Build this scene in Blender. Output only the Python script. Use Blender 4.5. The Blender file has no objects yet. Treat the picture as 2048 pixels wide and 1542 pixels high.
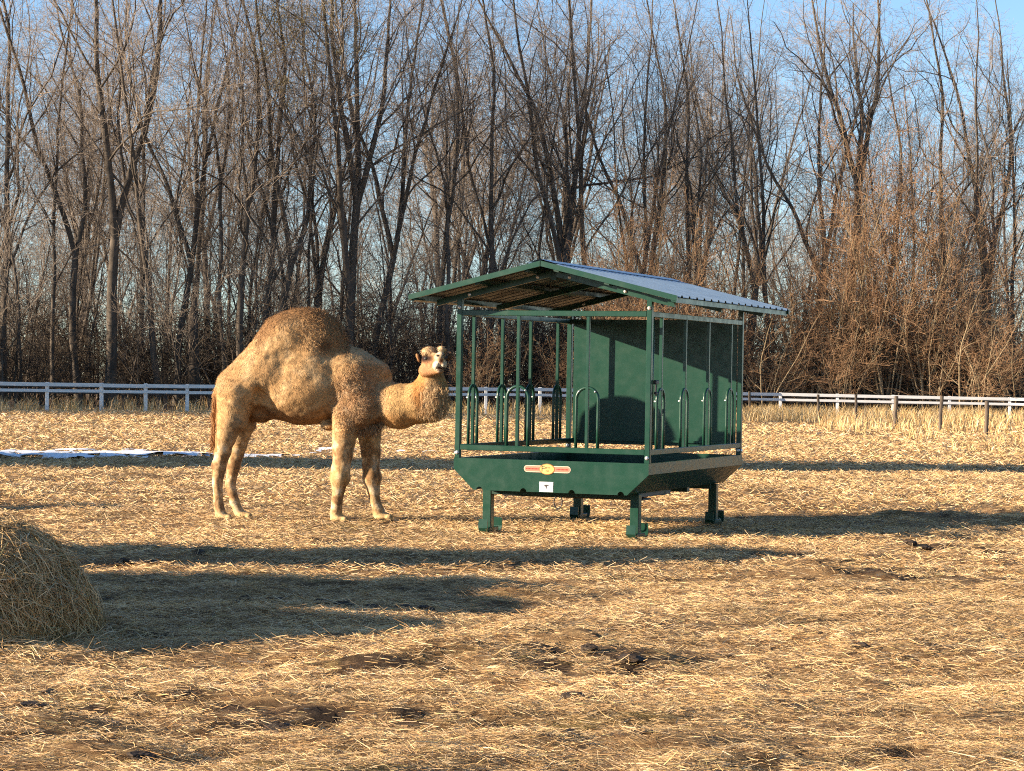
import bpy, bmesh, math, random
import numpy as np
from mathutils import Matrix, Vector

R = math.radians
sc = bpy.context.scene
COL = sc.collection

# ------------------------------------------------------------------ camera
F, ROLL, VH, CAMH = 4624.6, 0.0146, 767.96, 1.45       # focal length in photo pixels, roll, horizon row, eye height
cam_d = bpy.data.cameras.new('camera')
cam_d.sensor_width = 36.0
cam_d.lens = 36.0 * F / 2048.0
cam_d.clip_start, cam_d.clip_end = 0.1, 4000.0
cam = bpy.data.objects.new('camera', cam_d)
COL.objects.link(cam)
_p = math.atan2(771 - VH, F)                            # looking down by this much
fwd = Vector((0, math.cos(_p), -math.sin(_p)))
up0 = Vector((0, math.sin(_p), math.cos(_p)))
rt0 = Vector((1, 0, 0))
xc = rt0 * math.cos(ROLL) + up0 * math.sin(ROLL)
yc = up0 * math.cos(ROLL) - rt0 * math.sin(ROLL)
cam.matrix_world = Matrix(((xc.x, yc.x, -fwd.x, 0), (xc.y, yc.y, -fwd.y, 0), (xc.z, yc.z, -fwd.z, CAMH), (0, 0, 0, 1)))
sc.camera = cam

# ------------------------------------------------------------------ light
SUN_EL, SUN_DELTA = 14.5, 13.5                          # elevation; shadows run right and this much away from us
sun_dir = Vector((-math.cos(R(SUN_DELTA)) * math.cos(R(SUN_EL)), -math.sin(R(SUN_DELTA)) * math.cos(R(SUN_EL)), math.sin(R(SUN_EL))))
world = bpy.data.worlds.new('World')
sc.world = world
world.use_nodes = True
wn = world.node_tree
sky = wn.nodes.new('ShaderNodeTexSky')
sky.sky_type = 'NISHITA'
sky.sun_disc = False
sky.sun_elevation = R(SUN_EL)
sky.sun_rotation = math.atan2(sun_dir.x, sun_dir.y)
sky.altitude = 0
sky.air_density, sky.dust_density, sky.ozone_density = 0.8, 0.1, 2.8
wn.nodes['Background'].inputs[1].default_value = 0.078
wn.links.new(sky.outputs[0], wn.nodes['Background'].inputs[0])
sl = bpy.data.lights.new('sun', 'SUN')
sl.energy, sl.angle, sl.color = 5.0, R(0.5), (1.0, 0.83, 0.62)
sun = bpy.data.objects.new('sun', sl)
COL.objects.link(sun)
sun.rotation_euler = sun_dir.to_track_quat('Z', 'Y').to_euler()
sun.location = sun_dir * 60
sc.view_settings.view_transform = 'Standard'
sc.view_settings.look = 'None'
sc.view_settings.gamma = 1.0
sc.view_settings.use_curve_mapping = False
sc.view_settings.exposure = 1.66
sc.render.engine = 'CYCLES'
sc.cycles.max_bounces = 5
sc.cycles.diffuse_bounces = 2
sc.cycles.glossy_bounces = 2
sc.cycles.use_adaptive_sampling = True
sc.cycles.adaptive_threshold = 0.015
sc.cycles.use_denoising = False
sc.cycles.filter_width = 1.1
sc.cycles.sample_clamp_indirect = 4.0

# ------------------------------------------------------------------ helpers
rnd = random.Random(7)
rng = np.random.default_rng(11)

def at(u, v, D):
    """photo pixel -> point at distance D along +Y"""
    du, dv = u - 1024.0, v - 771.0
    c, s = math.cos(ROLL), math.sin(ROLL)
    x, y = du * c + dv * s, -du * s + dv * c
    d = fwd + rt0 * (x / F) - up0 * (y / F)
    k = D / d.y
    return Vector((d.x * k, D, CAMH + d.z * k))

def gp(u, v, z=0.0):
    """photo pixel -> point on the ground"""
    p = at(u, v, 1.0)
    k = (z - CAMH) / (p.z - CAMH)
    return Vector((p.x * k, k, z))

def _hash(ix, iy, iz, seed):
    h = (ix.astype(np.int64) * 374761393 + iy.astype(np.int64) * 668265263 + iz.astype(np.int64) * 1440662683 + seed * 974634777) & 0xFFFFFFFF
    h = ((h ^ (h >> 13)) * 1274126177) & 0xFFFFFFFF
    h = ((h ^ (h >> 16)) * 2246822519) & 0xFFFFFFFF
    return ((h ^ (h >> 15)) & 0xFFFFFF) / float(0xFFFFFF)

def vnoise(x, y, z=None, seed=0):
    x = np.asarray(x, float); y = np.asarray(y, float)
    z = np.zeros_like(x) if z is None else np.asarray(z, float)
    ix, iy, iz = np.floor(x), np.floor(y), np.floor(z)
    fx, fy, fz = x - ix, y - iy, z - iz
    fx, fy, fz = [t * t * (3 - 2 * t) for t in (fx, fy, fz)]
    ix, iy, iz = ix.astype(np.int64), iy.astype(np.int64), iz.astype(np.int64)
    r = 0
    for a in (0, 1):
        for b in (0, 1):
            for c in (0, 1):
                w = (fx if a else 1 - fx) * (fy if b else 1 - fy) * (fz if c else 1 - fz)
                r = r + w * _hash(ix + a, iy + b, iz + c, seed)
    return r

def fbm(x, y, z=None, seed=0, o=3):
    r, a, t = 0, 0.5, 0
    for i in range(o):
        k = 2.03 ** i
        r = r + a * vnoise(np.asarray(x) * k, np.asarray(y) * k, None if z is None else np.asarray(z) * k, seed + i * 17)
        t += a; a *= 0.5
    return r / t

def mesh_np(name, V, faces, mats, col=None, smooth=False, midx=None):
    """V (n,3); faces: list of (m,k) int arrays"""
    me = bpy.data.meshes.new(name)
    V = np.asarray(V, np.float32)
    me.vertices.add(len(V)); me.vertices.foreach_set('co', V.ravel())
    nl = sum(f.size for f in faces); npoly = sum(len(f) for f in faces)
    me.loops.add(nl); me.polygons.add(npoly)
    me.loops.foreach_set('vertex_index', np.concatenate([f.ravel() for f in faces]).astype(np.int32))
    starts, totals, o = [], [], 0
    for f in faces:
        m, k = f.shape
        starts.append(o + np.arange(m) * k); totals.append(np.full(m, k)); o += m * k
    me.polygons.foreach_set('loop_start', np.concatenate(starts).astype(np.int32))
    me.polygons.foreach_set('loop_total', np.concatenate(totals).astype(np.int32))
    for m in mats: me.materials.append(m)
    if midx is not None: me.polygons.foreach_set('material_index', np.asarray(midx, np.int32))
    me.polygons.foreach_set('use_smooth', np.full(npoly, bool(smooth)))
    me.update(calc_edges=True)
    if col is not None:
        a = me.color_attributes.new('Col', 'FLOAT_COLOR', 'POINT')
        c = np.ones((len(V), 4), np.float32); c[:, :3] = col
        a.data.foreach_set('color', c.ravel())
    return me

def link(name, me, parent=None, loc=None):
    o = bpy.data.objects.new(name, me)
    COL.objects.link(o)
    if parent is not None: o.parent = parent
    if loc is not None: o.location = loc
    return o

def tag(o, label=None, cat=None, group=None, kind=None):
    for k, v in (('label', label), ('category', cat), ('group', group), ('kind', kind)):
        if v: o[k] = v
    return o

def empty(name, loc=(0, 0, 0), rot=(0, 0, 0)):
    o = bpy.data.objects.new(name, None)
    o.empty_display_size = 0.2
    COL.objects.link(o)
    o.location = loc; o.rotation_euler = rot
    return o

# ------------------------------------------------------------------ materials
def mat(name, rough=0.7, spec=0.5, metal=0.0):
    m = bpy.data.materials.new(name); m.use_nodes = True
    b = m.node_tree.nodes['Principled BSDF']
    b.inputs['Roughness'].default_value = rough
    b.inputs['Metallic'].default_value = metal
    b.inputs['Specular IOR Level'].default_value = spec
    return m, m.node_tree, b

def ramp_noise(nt, coord, scale, stops, detail=4, rough=0.6, stretch=None, dist=0.0):
    n = nt.nodes.new('ShaderNodeTexNoise')
    n.inputs['Scale'].default_value = scale
    n.inputs['Detail'].default_value = detail
    n.inputs['Roughness'].default_value = rough
    n.inputs['Distortion'].default_value = dist
    if stretch is not None:
        mp = nt.nodes.new('ShaderNodeMapping')
        mp.inputs['Scale'].default_value = stretch
        nt.links.new(coord, mp.inputs[0]); coord = mp.outputs[0]
    nt.links.new(coord, n.inputs['Vector'])
    r = nt.nodes.new('ShaderNodeValToRGB')
    el = r.color_ramp.elements
    while len(el) < len(stops): el.new(0.5)
    for e, (p, c) in zip(el, stops):
        e.position = p; e.color = (c[0], c[1], c[2], 1)
    nt.links.new(n.outputs['Fac'], r.inputs[0])
    return n, r

def bump(nt, b, h, strength, dist):
    bp = nt.nodes.new('ShaderNodeBump')
    bp.inputs['Strength'].default_value = strength
    bp.inputs['Distance'].default_value = dist
    nt.links.new(h, bp.inputs['Height'])
    nt.links.new(bp.outputs[0], b.inputs['Normal'])

def noise_mat(name, stops, scale=6, rough=0.75, spec=0.3, bs=0.3, bd=0.01, stretch=None, detail=5, metal=0.0):
    m, nt, b = mat(name, rough, spec, metal)
    tc = nt.nodes.new('ShaderNodeTexCoord')
    n, r = ramp_noise(nt, tc.outputs['Object'], scale, stops, detail, 0.6, stretch)
    nt.links.new(r.outputs[0], b.inputs['Base Color'])
    if bs: bump(nt, b, n.outputs['Fac'], bs, bd)
    return m

def attr_mat(name, rough=0.75, spec=0.25, sub=0.0, noise=None):
    m, nt, b = mat(name, rough, spec)
    a = nt.nodes.new('ShaderNodeAttribute'); a.attribute_name = 'Col'
    out = a.outputs['Color']
    if noise:
        tc = nt.nodes.new('ShaderNodeTexCoord')
        n, r = ramp_noise(nt, tc.outputs['Object'], noise, [(0.3, (.55, .55, .55)), (0.7, (1.35, 1.35, 1.35))], 5, 0.65)
        mx = nt.nodes.new('ShaderNodeMix'); mx.data_type = 'RGBA'; mx.blend_type = 'MULTIPLY'
        mx.inputs[0].default_value = 1.0
        nt.links.new(out, mx.inputs[6]); nt.links.new(r.outputs[0], mx.inputs[7]); out = mx.outputs[2]
        bump(nt, b, n.outputs['Fac'], 0.5, 0.012)
    nt.links.new(out, b.inputs['Base Color'])
    return m

M = {}
M['straw'] = attr_mat('straw', 0.55, 0.35)
M['fur'] = attr_mat('fur', 0.7, 0.2)
M['hide'] = attr_mat('hide', 0.8, 0.15, noise=30)
M['bark'] = noise_mat('bark', [(0.25, (.045, .037, .030)), (0.75, (.15, .122, .096))], 5, 0.9, 0.15, 0.8, 0.03, (1, 1, .22))
M['twig'] = noise_mat('twig', [(0.3, (.20, .155, .118)), (0.7, (.41, .33, .255))], 1.2, 0.85, 0.15, 0, 0)
M['pale_bark'] = noise_mat('pale_bark', [(0.3, (.17, .125, .075)), (0.7, (.34, .265, .165))], 4, 0.85, 0.15, 0.5, 0.02, (1, 1, .3))
M['warm_twig'] = noise_mat('warm_twig', [(0.3, (.24, .135, .072)), (0.7, (.45, .28, .16))], 0.9, 0.85, 0.15, 0, 0)
M['brush'] = noise_mat('brush', [(0.3, (.045, .035, .027)), (0.7, (.115, .088, .064))], 1.0, 0.9, 0.1, 0, 0)
M['ivy'] = noise_mat('ivy', [(0.3, (.035, .040, .015)), (0.7, (.110, .085, .035))], 1.5, 0.6, 0.3, 0, 0)
M['white_paint'] = noise_mat('white_paint', [(0.3, (.50, .49, .47)), (0.62, (.80, .79, .77))], 3, 0.6, 0.3, 0.2, 0.004, (1, 1, 3))
M['dark_wood'] = noise_mat('dark_wood', [(0.3, (.035, .028, .022)), (0.7, (.09, .07, .055))], 6, 0.85, 0.2, 0.5, 0.01, (1, 1, .2))
M['post_wood'] = noise_mat('post_wood', [(0.3, (.07, .055, .042)), (0.7, (.17, .13, .095))], 6, 0.85, 0.2, 0.5, 0.01, (1, 1, .2))
M['snow'] = noise_mat('snow', [(0.3, (.70, .73, .78)), (0.7, (.88, .89, .91))], 4, 0.6, 0.3, 0.4, 0.02)
M['dung'] = noise_mat('dung', [(0.3, (.018, .012, .008)), (0.7, (.065, .042, .026))], 25, 0.8, 0.3, 0.8, 0.01)
M['barn_wall'] = noise_mat('barn_wall', [(0.3, (.25, .06, .04)), (0.7, (.34, .10, .07))], 2, 0.8, 0.2, 0.3, 0.01, (4, 4, .3))
M['barn_roof'] = noise_mat('barn_roof', [(0.3, (.22, .22, .23)), (0.7, (.34, .34, .35))], 2, 0.5, 0.4, 0, 0)

# green powder-coated steel: slightly dusty, glossy
def green(name, lo, hi, rough):
    m, nt, b = mat(name, rough, 0.36)
    tc = nt.nodes.new('ShaderNodeTexCoord')
    n, r = ramp_noise(nt, tc.outputs['Object'], 2.5, [(0.3, lo), (0.75, hi)], 6, 0.6, (1, 1, .35))
    nt.links.new(r.outputs[0], b.inputs['Base Color'])
    n2, r2 = ramp_noise(nt, tc.outputs['Object'], 9, [(0.3, (rough - .06,) * 3), (0.7, (rough + .12,) * 3)], 5)
    nt.links.new(r2.outputs[0], b.inputs['Roughness'])
    return m
M['green'] = green('green_paint', (.0085, .041, .0265), (.013, .050, .033), 0.27)
M['green_dull'] = green('green_paint_floor', (.008, .032, .021), (.012, .040, .027), 0.42)
M['zinc'] = noise_mat('zinc', [(0.3, (.62, .62, .60)), (0.7, (.82, .81, .78))], 40, 0.35, 0.5, 0.2, 0.002, metal=0.6)
M['galv_sky_tint'] = noise_mat('galvanised_sheet_sky_tint', [(0.3, (.22, .32, .43)), (0.7, (.31, .42, .53))], 5, 0.38, 0.5, 0.0, 0.0, metal=0.65)  # blue of the reflected sky tinted into the neutral metal
M['sheet_back_shade'] = noise_mat('sheet_back_shade', [(0.3, (.065, .064, .062)), (0.7, (.11, .108, .105))], 4, 0.45, 0.4, 0, 0, metal=0.3)  # darker copy for the underside, roof shade put into its colour
M['black_steel'] = noise_mat('black_steel', [(0.3, (.012, .012, .012)), (0.7, (.03, .03, .03))], 10, 0.5, 0.4, 0, 0)
M['decal_red'] = noise_mat('decal_red', [(0.3, (.55, .16, .10)), (0.7, (.62, .20, .13))], 10, 0.4, 0.4, 0, 0)
M['decal_gold'] = noise_mat('decal_gold', [(0.3, (.62, .42, .11)), (0.7, (.72, .52, .17))], 10, 0.4, 0.4, 0, 0)
M['decal_rim'] = noise_mat('decal_rim', [(0.3, (.28, .12, .03)), (0.7, (.36, .17, .05))], 10, 0.4, 0.4, 0, 0)
M['decal_cream'] = noise_mat('decal_cream', [(0.3, (.68, .45, .33)), (0.7, (.75, .52, .40))], 10, 0.4, 0.4, 0, 0)
M['ink_red'] = noise_mat('ink_red', [(0.3, (.20, .015, .015)), (0.7, (.26, .03, .02))], 10, 0.5, 0.3, 0, 0)
M['ink'] = noise_mat('ink', [(0.3, (.03, .025, .025)), (0.7, (.06, .05, .05))], 10, 0.5, 0.3, 0, 0)
M['sticker'] = noise_mat('sticker', [(0.3, (.76, .76, .76)), (0.7, (.82, .82, .82))], 10, 0.4, 0.4, 0, 0)

# ------------------------------------------------------------------ ground
BUMPS = []        # (x, y, rx, ry, h): churned heaps of litter and hoof hollows
for u, v, rx, ry, h in [(1880, 1112, .75, .35, .10), (1720, 1165, .9, .28, .07), (1980, 1130, .6, .4, .08), (1160, 1310, .17, .16, .10),
                        (1790, 1330, .42, .18, .06), (1880, 1325, .35, .16, .06), (1330, 1345, .5, .12, -.06), (1430, 1370, .6, .14, -.05),
                        (240, 1525, .22, .10, .09), (330, 1535, .25, .10, -.08), (560, 1385, .25, .15, -.05), (600, 1450, .3, .14, -.06),
                        (200, 1345, .3, .15, -.05), (480, 1330, .35, .15, -.05), (190, 1260, .25, .3, .08), (1130, 1470, .2, .1, -.05),
                        (870, 1370, .35, .15, .05), (60, 1440, .4, .15, -.05), (750, 1470, .3, .12, -.05), (1610, 1425, .2, .1, -.04),
                        (620, 1300, .5, .2, .05), (300, 1480, .3, .13, -.05), (930, 1330, .4, .16, .05), (1550, 1300, .7, .12, -.05)]:
    q = gp(u, v); BUMPS.append((q.x, q.y, rx, ry, h))

def sstep(a, b_, x): t = np.clip((x - a) / (b_ - a), 0, 1); return t * t * (3 - 2 * t)
MUDZ = []
for u, v, rx, ry, w in [(450, 1430, 3.0, 1.5, .13), (1860, 1118, 1.3, .9, .21), (1740, 1160, .9, .5, .14), (1350, 1355, 1.1, .30, .16), (1830, 1328, .9, .28, .15), (980, 1345, 1.0, .5, .12), (1180, 1330, .3, .2, .2), (250, 1530, .5, .25, .2), (560, 1215, 1.6, .5, .10)]:
    q = gp(u, v); MUDZ.append((q.x, q.y, rx, ry, w))
def mud(x, y):
    n = .5 * fbm(x / .8, y / .42, seed=81, o=3) + .5 * fbm(x / .20, y / .15, seed=85, o=3)
    thr = .67 + 0 * n
    for bx, by, rx, ry, w in MUDZ: thr = thr - .68 * w * np.exp(-(((x - bx) / rx) ** 2 + ((y - by) / ry) ** 2))
    return sstep(thr, thr + .045, n) * (1 - sstep(45, 60, y))
def gh(x, y):
    x = np.asarray(x, float); y = np.asarray(y, float)
    near = 1 / (1 + np.exp((y - 45) / 8))
    h = .10 * (fbm(x / 3.1, y / 3.1, seed=3, o=2) - .5) + near * (0.105 * (fbm(x / .62, y / .5, seed=5, o=3) - .5) + .035 * (vnoise(x / .16, y / .13, seed=9) - .5))
    churn = np.clip((fbm(x / 2.0 + 7, y / 2.0, seed=21, o=2) - .45) * 5, 0, 1) * near
    h = h + churn * .10 * (vnoise(x / .33, y / .22, seed=31) - .5)
    w = np.exp(-(((x + .2) / 3.2) ** 4 + ((y - 23.6) / 2.6) ** 4))
    h = h * (1 - .75 * w) - .012 * w
    h = h + .085 * sstep(24.6, 27.2, y) * (1 - sstep(31, 38, y)) * sstep(1.3, 3.0, x)
    m = mud(x, y)
    h = h + m * (-.012 + .085 * (vnoise(x / .12, y / .10, seed=35) - .5))
    for bx, by, rx, ry, bh in BUMPS:
        h = h + bh * np.exp(-(((x - bx) / rx) ** 2 + ((y - by) / ry) ** 2))
    return h

def lines(segs):
    out = [segs[0][0]]
    for a, b, s in segs:
        n = max(1, int(round((b - a) / s)))
        out += list(a + (b - a) * (np.arange(1, n + 1) / n))
    return np.array(out)
gx = np.concatenate([[-2500, -1400, -800, -450, -260, -160, -100, -70], lines([(-50, -24, 1.6), (-24, -9, .35), (-9, 9, .075), (9, 24, .35), (24, 50, 1.6)]), [70, 100, 160, 260, 450, 800, 1400, 2500]])
gy = np.concatenate([[-400, -150, -60, -20, -6, 0], lines([(2, 7, .4), (7, 20, .065), (20, 30, .11), (30, 60, .35), (60, 140, 1.5)]), [150, 165, 185, 210, 240, 300, 400, 600, 900, 1500, 3000]])
GX, GY = np.meshgrid(gx, gy)
V = np.stack([GX, GY, gh(GX, GY)], -1).reshape(-1, 3)
nx, ny = len(gx), len(gy)
i0 = (np.arange(ny - 1)[:, None] * nx + np.arange(nx - 1)[None, :]).ravel()
Fq = np.stack([i0, i0 + 1, i0 + nx + 1, i0 + nx], 1)
mg, nt, b = mat('field_litter', 0.9, 0.15)
geo = nt.nodes.new('ShaderNodeNewGeometry')
n1, r1 = ramp_noise(nt, geo.outputs['Position'], 9, [(0.34, (.10, .056, .028)), (0.45, (.31, .185, .088)), (0.56, (.50, .335, .165)), (0.7, (.66, .47, .26))], 10, 0.8, (.6, 1.9, 1), 0.9)
n2, r2 = ramp_noise(nt, geo.outputs['Position'], .45, [(0.32, (.80, .76, .72)), (0.6, (1.08, 1.05, 1.03))], 5, 0.6)
n3, r3 = ramp_noise(nt, geo.outputs['Position'], .8, [(0.60, (1, 1, 1)), (0.72, (.74, .90, .60))], 4, 0.5)
n5, r5 = ramp_noise(nt, geo.outputs['Position'], 2.4, [(0.62, (1, 1, 1)), (0.74, (.50, .46, .43))], 6, 0.65, (.7, 1.4, 1))
def mul(a, c):
    mx = nt.nodes.new('ShaderNodeMix'); mx.data_type = 'RGBA'; mx.blend_type = 'MULTIPLY'; mx.inputs[0].default_value = 1
    nt.links.new(a, mx.inputs[6]); nt.links.new(c, mx.inputs[7]); return mx.outputs[2]
cc = mul(mul(mul(r1.outputs[0], r2.outputs[0]), r3.outputs[0]), r5.outputs[0])
n4, r4 = ramp_noise(nt, geo.outputs['Position'], 3.0, [(0.3, (.060, .036, .022)), (0.7, (.155, .098, .058))], 8, 0.7)     # leaf litter under the trees
sep = nt.nodes.new('ShaderNodeSeparateXYZ'); nt.links.new(geo.outputs['Position'], sep.inputs[0])
mr = nt.nodes.new('ShaderNodeMapRange'); mr.inputs['From Min'].default_value = 100; mr.inputs['From Max'].default_value = 124
nt.links.new(sep.outputs['Y'], mr.inputs['Value'])
mx = nt.nodes.new('ShaderNodeMix'); mx.data_type = 'RGBA'
nt.links.new(mr.outputs[0], mx.inputs[0]); nt.links.new(cc, mx.inputs[6]); nt.links.new(r4.outputs[0], mx.inputs[7])
nt.links.new(mx.outputs[2], b.inputs['Base Color'])
att = nt.nodes.new('ShaderNodeAttribute'); att.attribute_name = 'Col'
n6, r6 = ramp_noise(nt, geo.outputs['Position'], 14, [(0.35, (.034, .021, .013)), (0.55, (.105, .064, .037)), (0.7, (.26, .165, .09))], 8, 0.7)
mx2 = nt.nodes.new('ShaderNodeMix'); mx2.data_type = 'RGBA'
nt.links.new(att.outputs['Fac'], mx2.inputs[0]); nt.links.new(mx.outputs[2], mx2.inputs[6]); nt.links.new(r6.outputs[0], mx2.inputs[7])
nt.links.new(mx2.outputs[2], b.inputs['Base Color'])
bump(nt, b, n1.outputs['Fac'], 1.0, 0.09)
tag(link('ground', mesh_np('ground', V, [Fq], [mg], np.repeat(mud(V[:, 0], V[:, 1])[:, None], 3, 1), smooth=True)), 'flat paddock ground covered in trodden straw', None, None, 'structure')

# straw --------------------------------------------------------------
PAL = np.array([(.66, .48, .25), (.56, .385, .185), (.47, .30, .13), (.35, .205, .085), (.21, .12, .055), (.68, .54, .33), (.36, .31, .13), (.52, .40, .25)])
PW = np.array([.17, .23, .22, .13, .07, .08, .04, .06])

def ribbons(P, d, L, w, curve, col, nseg=2, nrm=None):
    """thin bent ribbons: P (n,3) middle, d (n,3) unit direction"""
    n = len(P)
    ref = rng.normal(size=(n, 3)) + np.array([0, 0, 1.0])
    if nrm is not None: ref = nrm + rng.normal(0, .18, (n, 3))
    s = np.cross(d, ref); s /= np.linalg.norm(s, axis=1, keepdims=True) + 1e-9
    bend = np.cross(s, d)
    pts = []
    for k in range(nseg + 1):
        t = k / nseg
        c = P + d * (L * (t - .5))[:, None] + bend * (curve * (1 - (2 * t - 1) ** 2))[:, None]
        ww = (w * (.5 if k in (0, nseg) else 1.0) * .5)[:, None]
        pts += [c - s * ww, c + s * ww]
    V = np.stack(pts, 1).reshape(-1, 3)
    base = np.arange(n)[:, None] * (2 * (nseg + 1))
    f = []
    for k in range(nseg):
        f.append(base + np.array([2 * k, 2 * k + 1, 2 * k + 3, 2 * k + 2])[None, :])
    return V, np.concatenate(f), np.repeat(col, 2 * (nseg + 1), 0)

def palcol(n, lo=.8, hi=1.15):
    c = PAL[rng.choice(len(PAL), n, p=PW)]
    return c * rng.uniform(lo, hi, (n, 1))

VS, FS, CS, off = [], [], [], 0
def add_straw(y0, y1, dens, L0, L1, w0, w1, pit, lift, nseg=2, side=.245, marg=1.2):
    global off
    hw = side * y1 + marg
    n = int(dens * (y1 - y0) * 2 * hw)
    x = rng.uniform(-hw, hw, n); y = rng.uniform(y0, y1, n)
    keep = np.abs(x) < side * y + marg
    keep &= rng.uniform(0, 1, n) < np.clip(-.25 + 2.2 * fbm(x / .55, y / .42, seed=41, o=3), .38, 1)
    keep &= rng.uniform(0, 1, n) > .72 * mud(x, y)
    x, y = x[keep], y[keep]; n = len(x)
    az = rng.normal(-0.15, .8, n) + math.pi * rng.integers(0, 2, n)
    p = rng.normal(0, pit, n)
    L = rng.uniform(L0, L1, n) * rng.uniform(.6, 1.3, n)
    d = np.stack([np.cos(az) * np.cos(p), np.sin(az) * np.cos(p), np.sin(p)], 1)
    z = gh(x, y) + rng.uniform(0, lift, n) + np.abs(np.sin(p)) * L * .35
    c = palcol(n) * (.66 + .86 * fbm(x / .8 + 3, y / .6, seed=51, o=3))[:, None]
    clump = fbm(x / 1.7, y / 1.2, seed=61, o=2)
    c = c * (1.08 - .25 * np.clip((clump - .48) * 6, 0, 1))[:, None] * np.array([1.04, 1.0, .97])
    Vv, Ff, Cc = ribbons(np.stack([x, y, z], 1), d, L, rng.uniform(w0, w1, n), rng.normal(0, .12, n) * L, c, nseg)
    VS.append(Vv); FS.append(Ff + off); CS.append(Cc); off += len(Vv)
add_straw(7.4, 11.5, 9500, .020, .080, .0018, .0034, .20, .026, 1)
add_straw(11.5, 17, 4600, .025, .095, .0024, .0044, .20, .028, 1)
add_straw(17, 26, 1700, .035, .105, .0042, .0075, .24, .032, 1)
add_straw(26, 42, 560, .045, .12, .008, .014, .30, .04, 1)
add_straw(42, 70, 125, .07, .17, .015, .026, .32, .05, 1)
add_straw(70, 104, 38, .11, .24, .026, .042, .32, .06, 1)
add_straw(7.4, 15, 110, .07, .17, .0026, .0042, .20, .035, 2)
stw = link('straw', mesh_np('straw', np.concatenate(VS), [f for f in FS], [M['straw']], np.concatenate(CS)))
tag(stw, 'loose golden straw strewn over the whole paddock', 'straw', None, 'stuff')

# tall dry grass along the fence ---------------------------------------
def blades(x, y, h, w, col, lean=.25, z0=None):
    n = len(x)
    az = rng.uniform(0, 2 * math.pi, n); ln = np.abs(rng.normal(0, lean, n)) + .03
    d0 = np.stack([np.cos(az) * ln, np.sin(az) * ln, np.ones(n)], 1)
    base = np.stack([x, y, (gh(x, y) if z0 is None else z0) - .03], 1)
    s = np.stack([-np.sin(az + 1), np.cos(az + 1), np.zeros(n)], 1) * (w * .5)[:, None]
    m = base + d0 * (h * .55)[:, None]
    tip = base + d0 * h[:, None] + np.stack([np.cos(az), np.sin(az), np.full(n, -.4)], 1) * (h * ln * .9)[:, None]
    V = np.stack([base - s, base + s, m - s * .8, m + s * .8, tip], 1).reshape(-1, 3)
    i = np.arange(n)[:, None] * 5
    return V, [i + np.array([[0, 1, 3, 2]]), i + np.array([[2, 3, 4]])], np.repeat(col, 5, 0)
GPAL = np.array([(.60, .40, .16), (.68, .48, .22), (.50, .31, .11), (.40, .24, .09), (.62, .50, .30)])
xs, ys, hs = [], [], []
def tuft(cx, cy, n, sp, h0, h1):
    xs.append(cx + rng.normal(0, sp, n)); ys.append(cy + rng.normal(0, sp, n)); hs.append(rng.uniform(h0, h1, n))
for k in range(420):                                              # the thick stand on the right
    u = rng.uniform(1490, 2130); v = rng.triangular(833, 838, 872) if u > 1640 else rng.uniform(833, 846)
    if v > 848 and rng.uniform() < .62: continue
    q = gp(u, v); tuft(q.x, q.y, 34, .32, .22, .85)
for k in range(130):                                              # behind the feeder and the camel's head
    u = rng.uniform(890, 1500); v = rng.uniform(822, 832)
    q = gp(u, v); tuft(q.x, q.y, 22, .3, .2, .8)
for k in range(80):                                               # sparse tufts under the left fence
    u = rng.uniform(-60, 440); v = rng.uniform(818, 825)
    q = gp(u, v); tuft(q.x, q.y, 16, .18, .2, .85)
for u, v in [(1850, 880), (1960, 905), (1760, 860), (1905, 868), (2010, 888)]:
    q = gp(u, v); tuft(q.x, q.y, 60, .35, .15, .5)
x, y, h = map(np.concatenate, (xs, ys, hs)); n = len(x)
Vv, Ff, Cc = blades(x, y, h, rng.uniform(.012, .03, n), GPAL[rng.integers(0, len(GPAL), n)] * rng.uniform(.75, 1.15, (n, 1)))
tag(link('dry_grass', mesh_np('dry_grass', Vv, Ff, [M['straw']], Cc)), 'tall golden dry grass standing along the white fence', 'grass', None, 'stuff')

# snow left in the long shadow ------------------------------------------
def snow_sheet(u0, u1, v0, v1, seed, thr):
    a, b_ = gp(u0, v1), gp(u1, v0)
    X = np.arange(a.x, b_.x, .11); Y = np.arange(a.y - 1.5, b_.y + 1.5, .11)
    XX, YY = np.meshgrid(X, Y)
    cy = a.y + (XX - a.x) * math.tan(R(SUN_DELTA)) * .75 + 1.6
    wd = 1.9 * np.clip((b_.x - XX) / 3.0, 0.05, 1)
    m = fbm(XX / .55, YY / .28, seed=seed, o=4) + .20 * (1 - ((YY - cy) / wd) ** 2) - thr - .10 * np.clip(fbm(XX / 2.6, YY / 2.6, seed=seed + 5, o=2) * 3 - 1.2, 0, 1)
    H = np.clip(m * .35, -.02, .035)
    Z = gh(XX, YY) + .035 + H
    idx = -np.ones(XX.shape, int)
    ok = m > -.03
    quad = ok[:-1, :-1] & ok[1:, :-1] & ok[:-1, 1:] & ok[1:, 1:]
    use = np.zeros_like(ok)
    for dy in (0, 1):
        for dx in (0, 1):
            use[dy:dy + quad.shape[0], dx:dx + quad.shape[1]] |= quad
    idx[use] = np.arange(use.sum())
    jj, ii = np.nonzero(quad)
    f = np.stack([idx[jj, ii], idx[jj, ii + 1], idx[jj + 1, ii + 1], idx[jj + 1, ii]], 1)
    return np.stack([XX[use], YY[use], Z[use]], 1), f
for (u0, u1, v0, v1, sd, th) in [(-120, 640, 905, 917, 3, .52), (620, 905, 904, 912, 8, .68)]:
    Vv, f = snow_sheet(u0, u1, v0, v1, sd, th)
    tag(link('snow', mesh_np('snow', Vv, [f], [M['snow']], smooth=True)), 'thin patches of leftover snow in the long shadow strip', 'snow', None, 'stuff')

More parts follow.
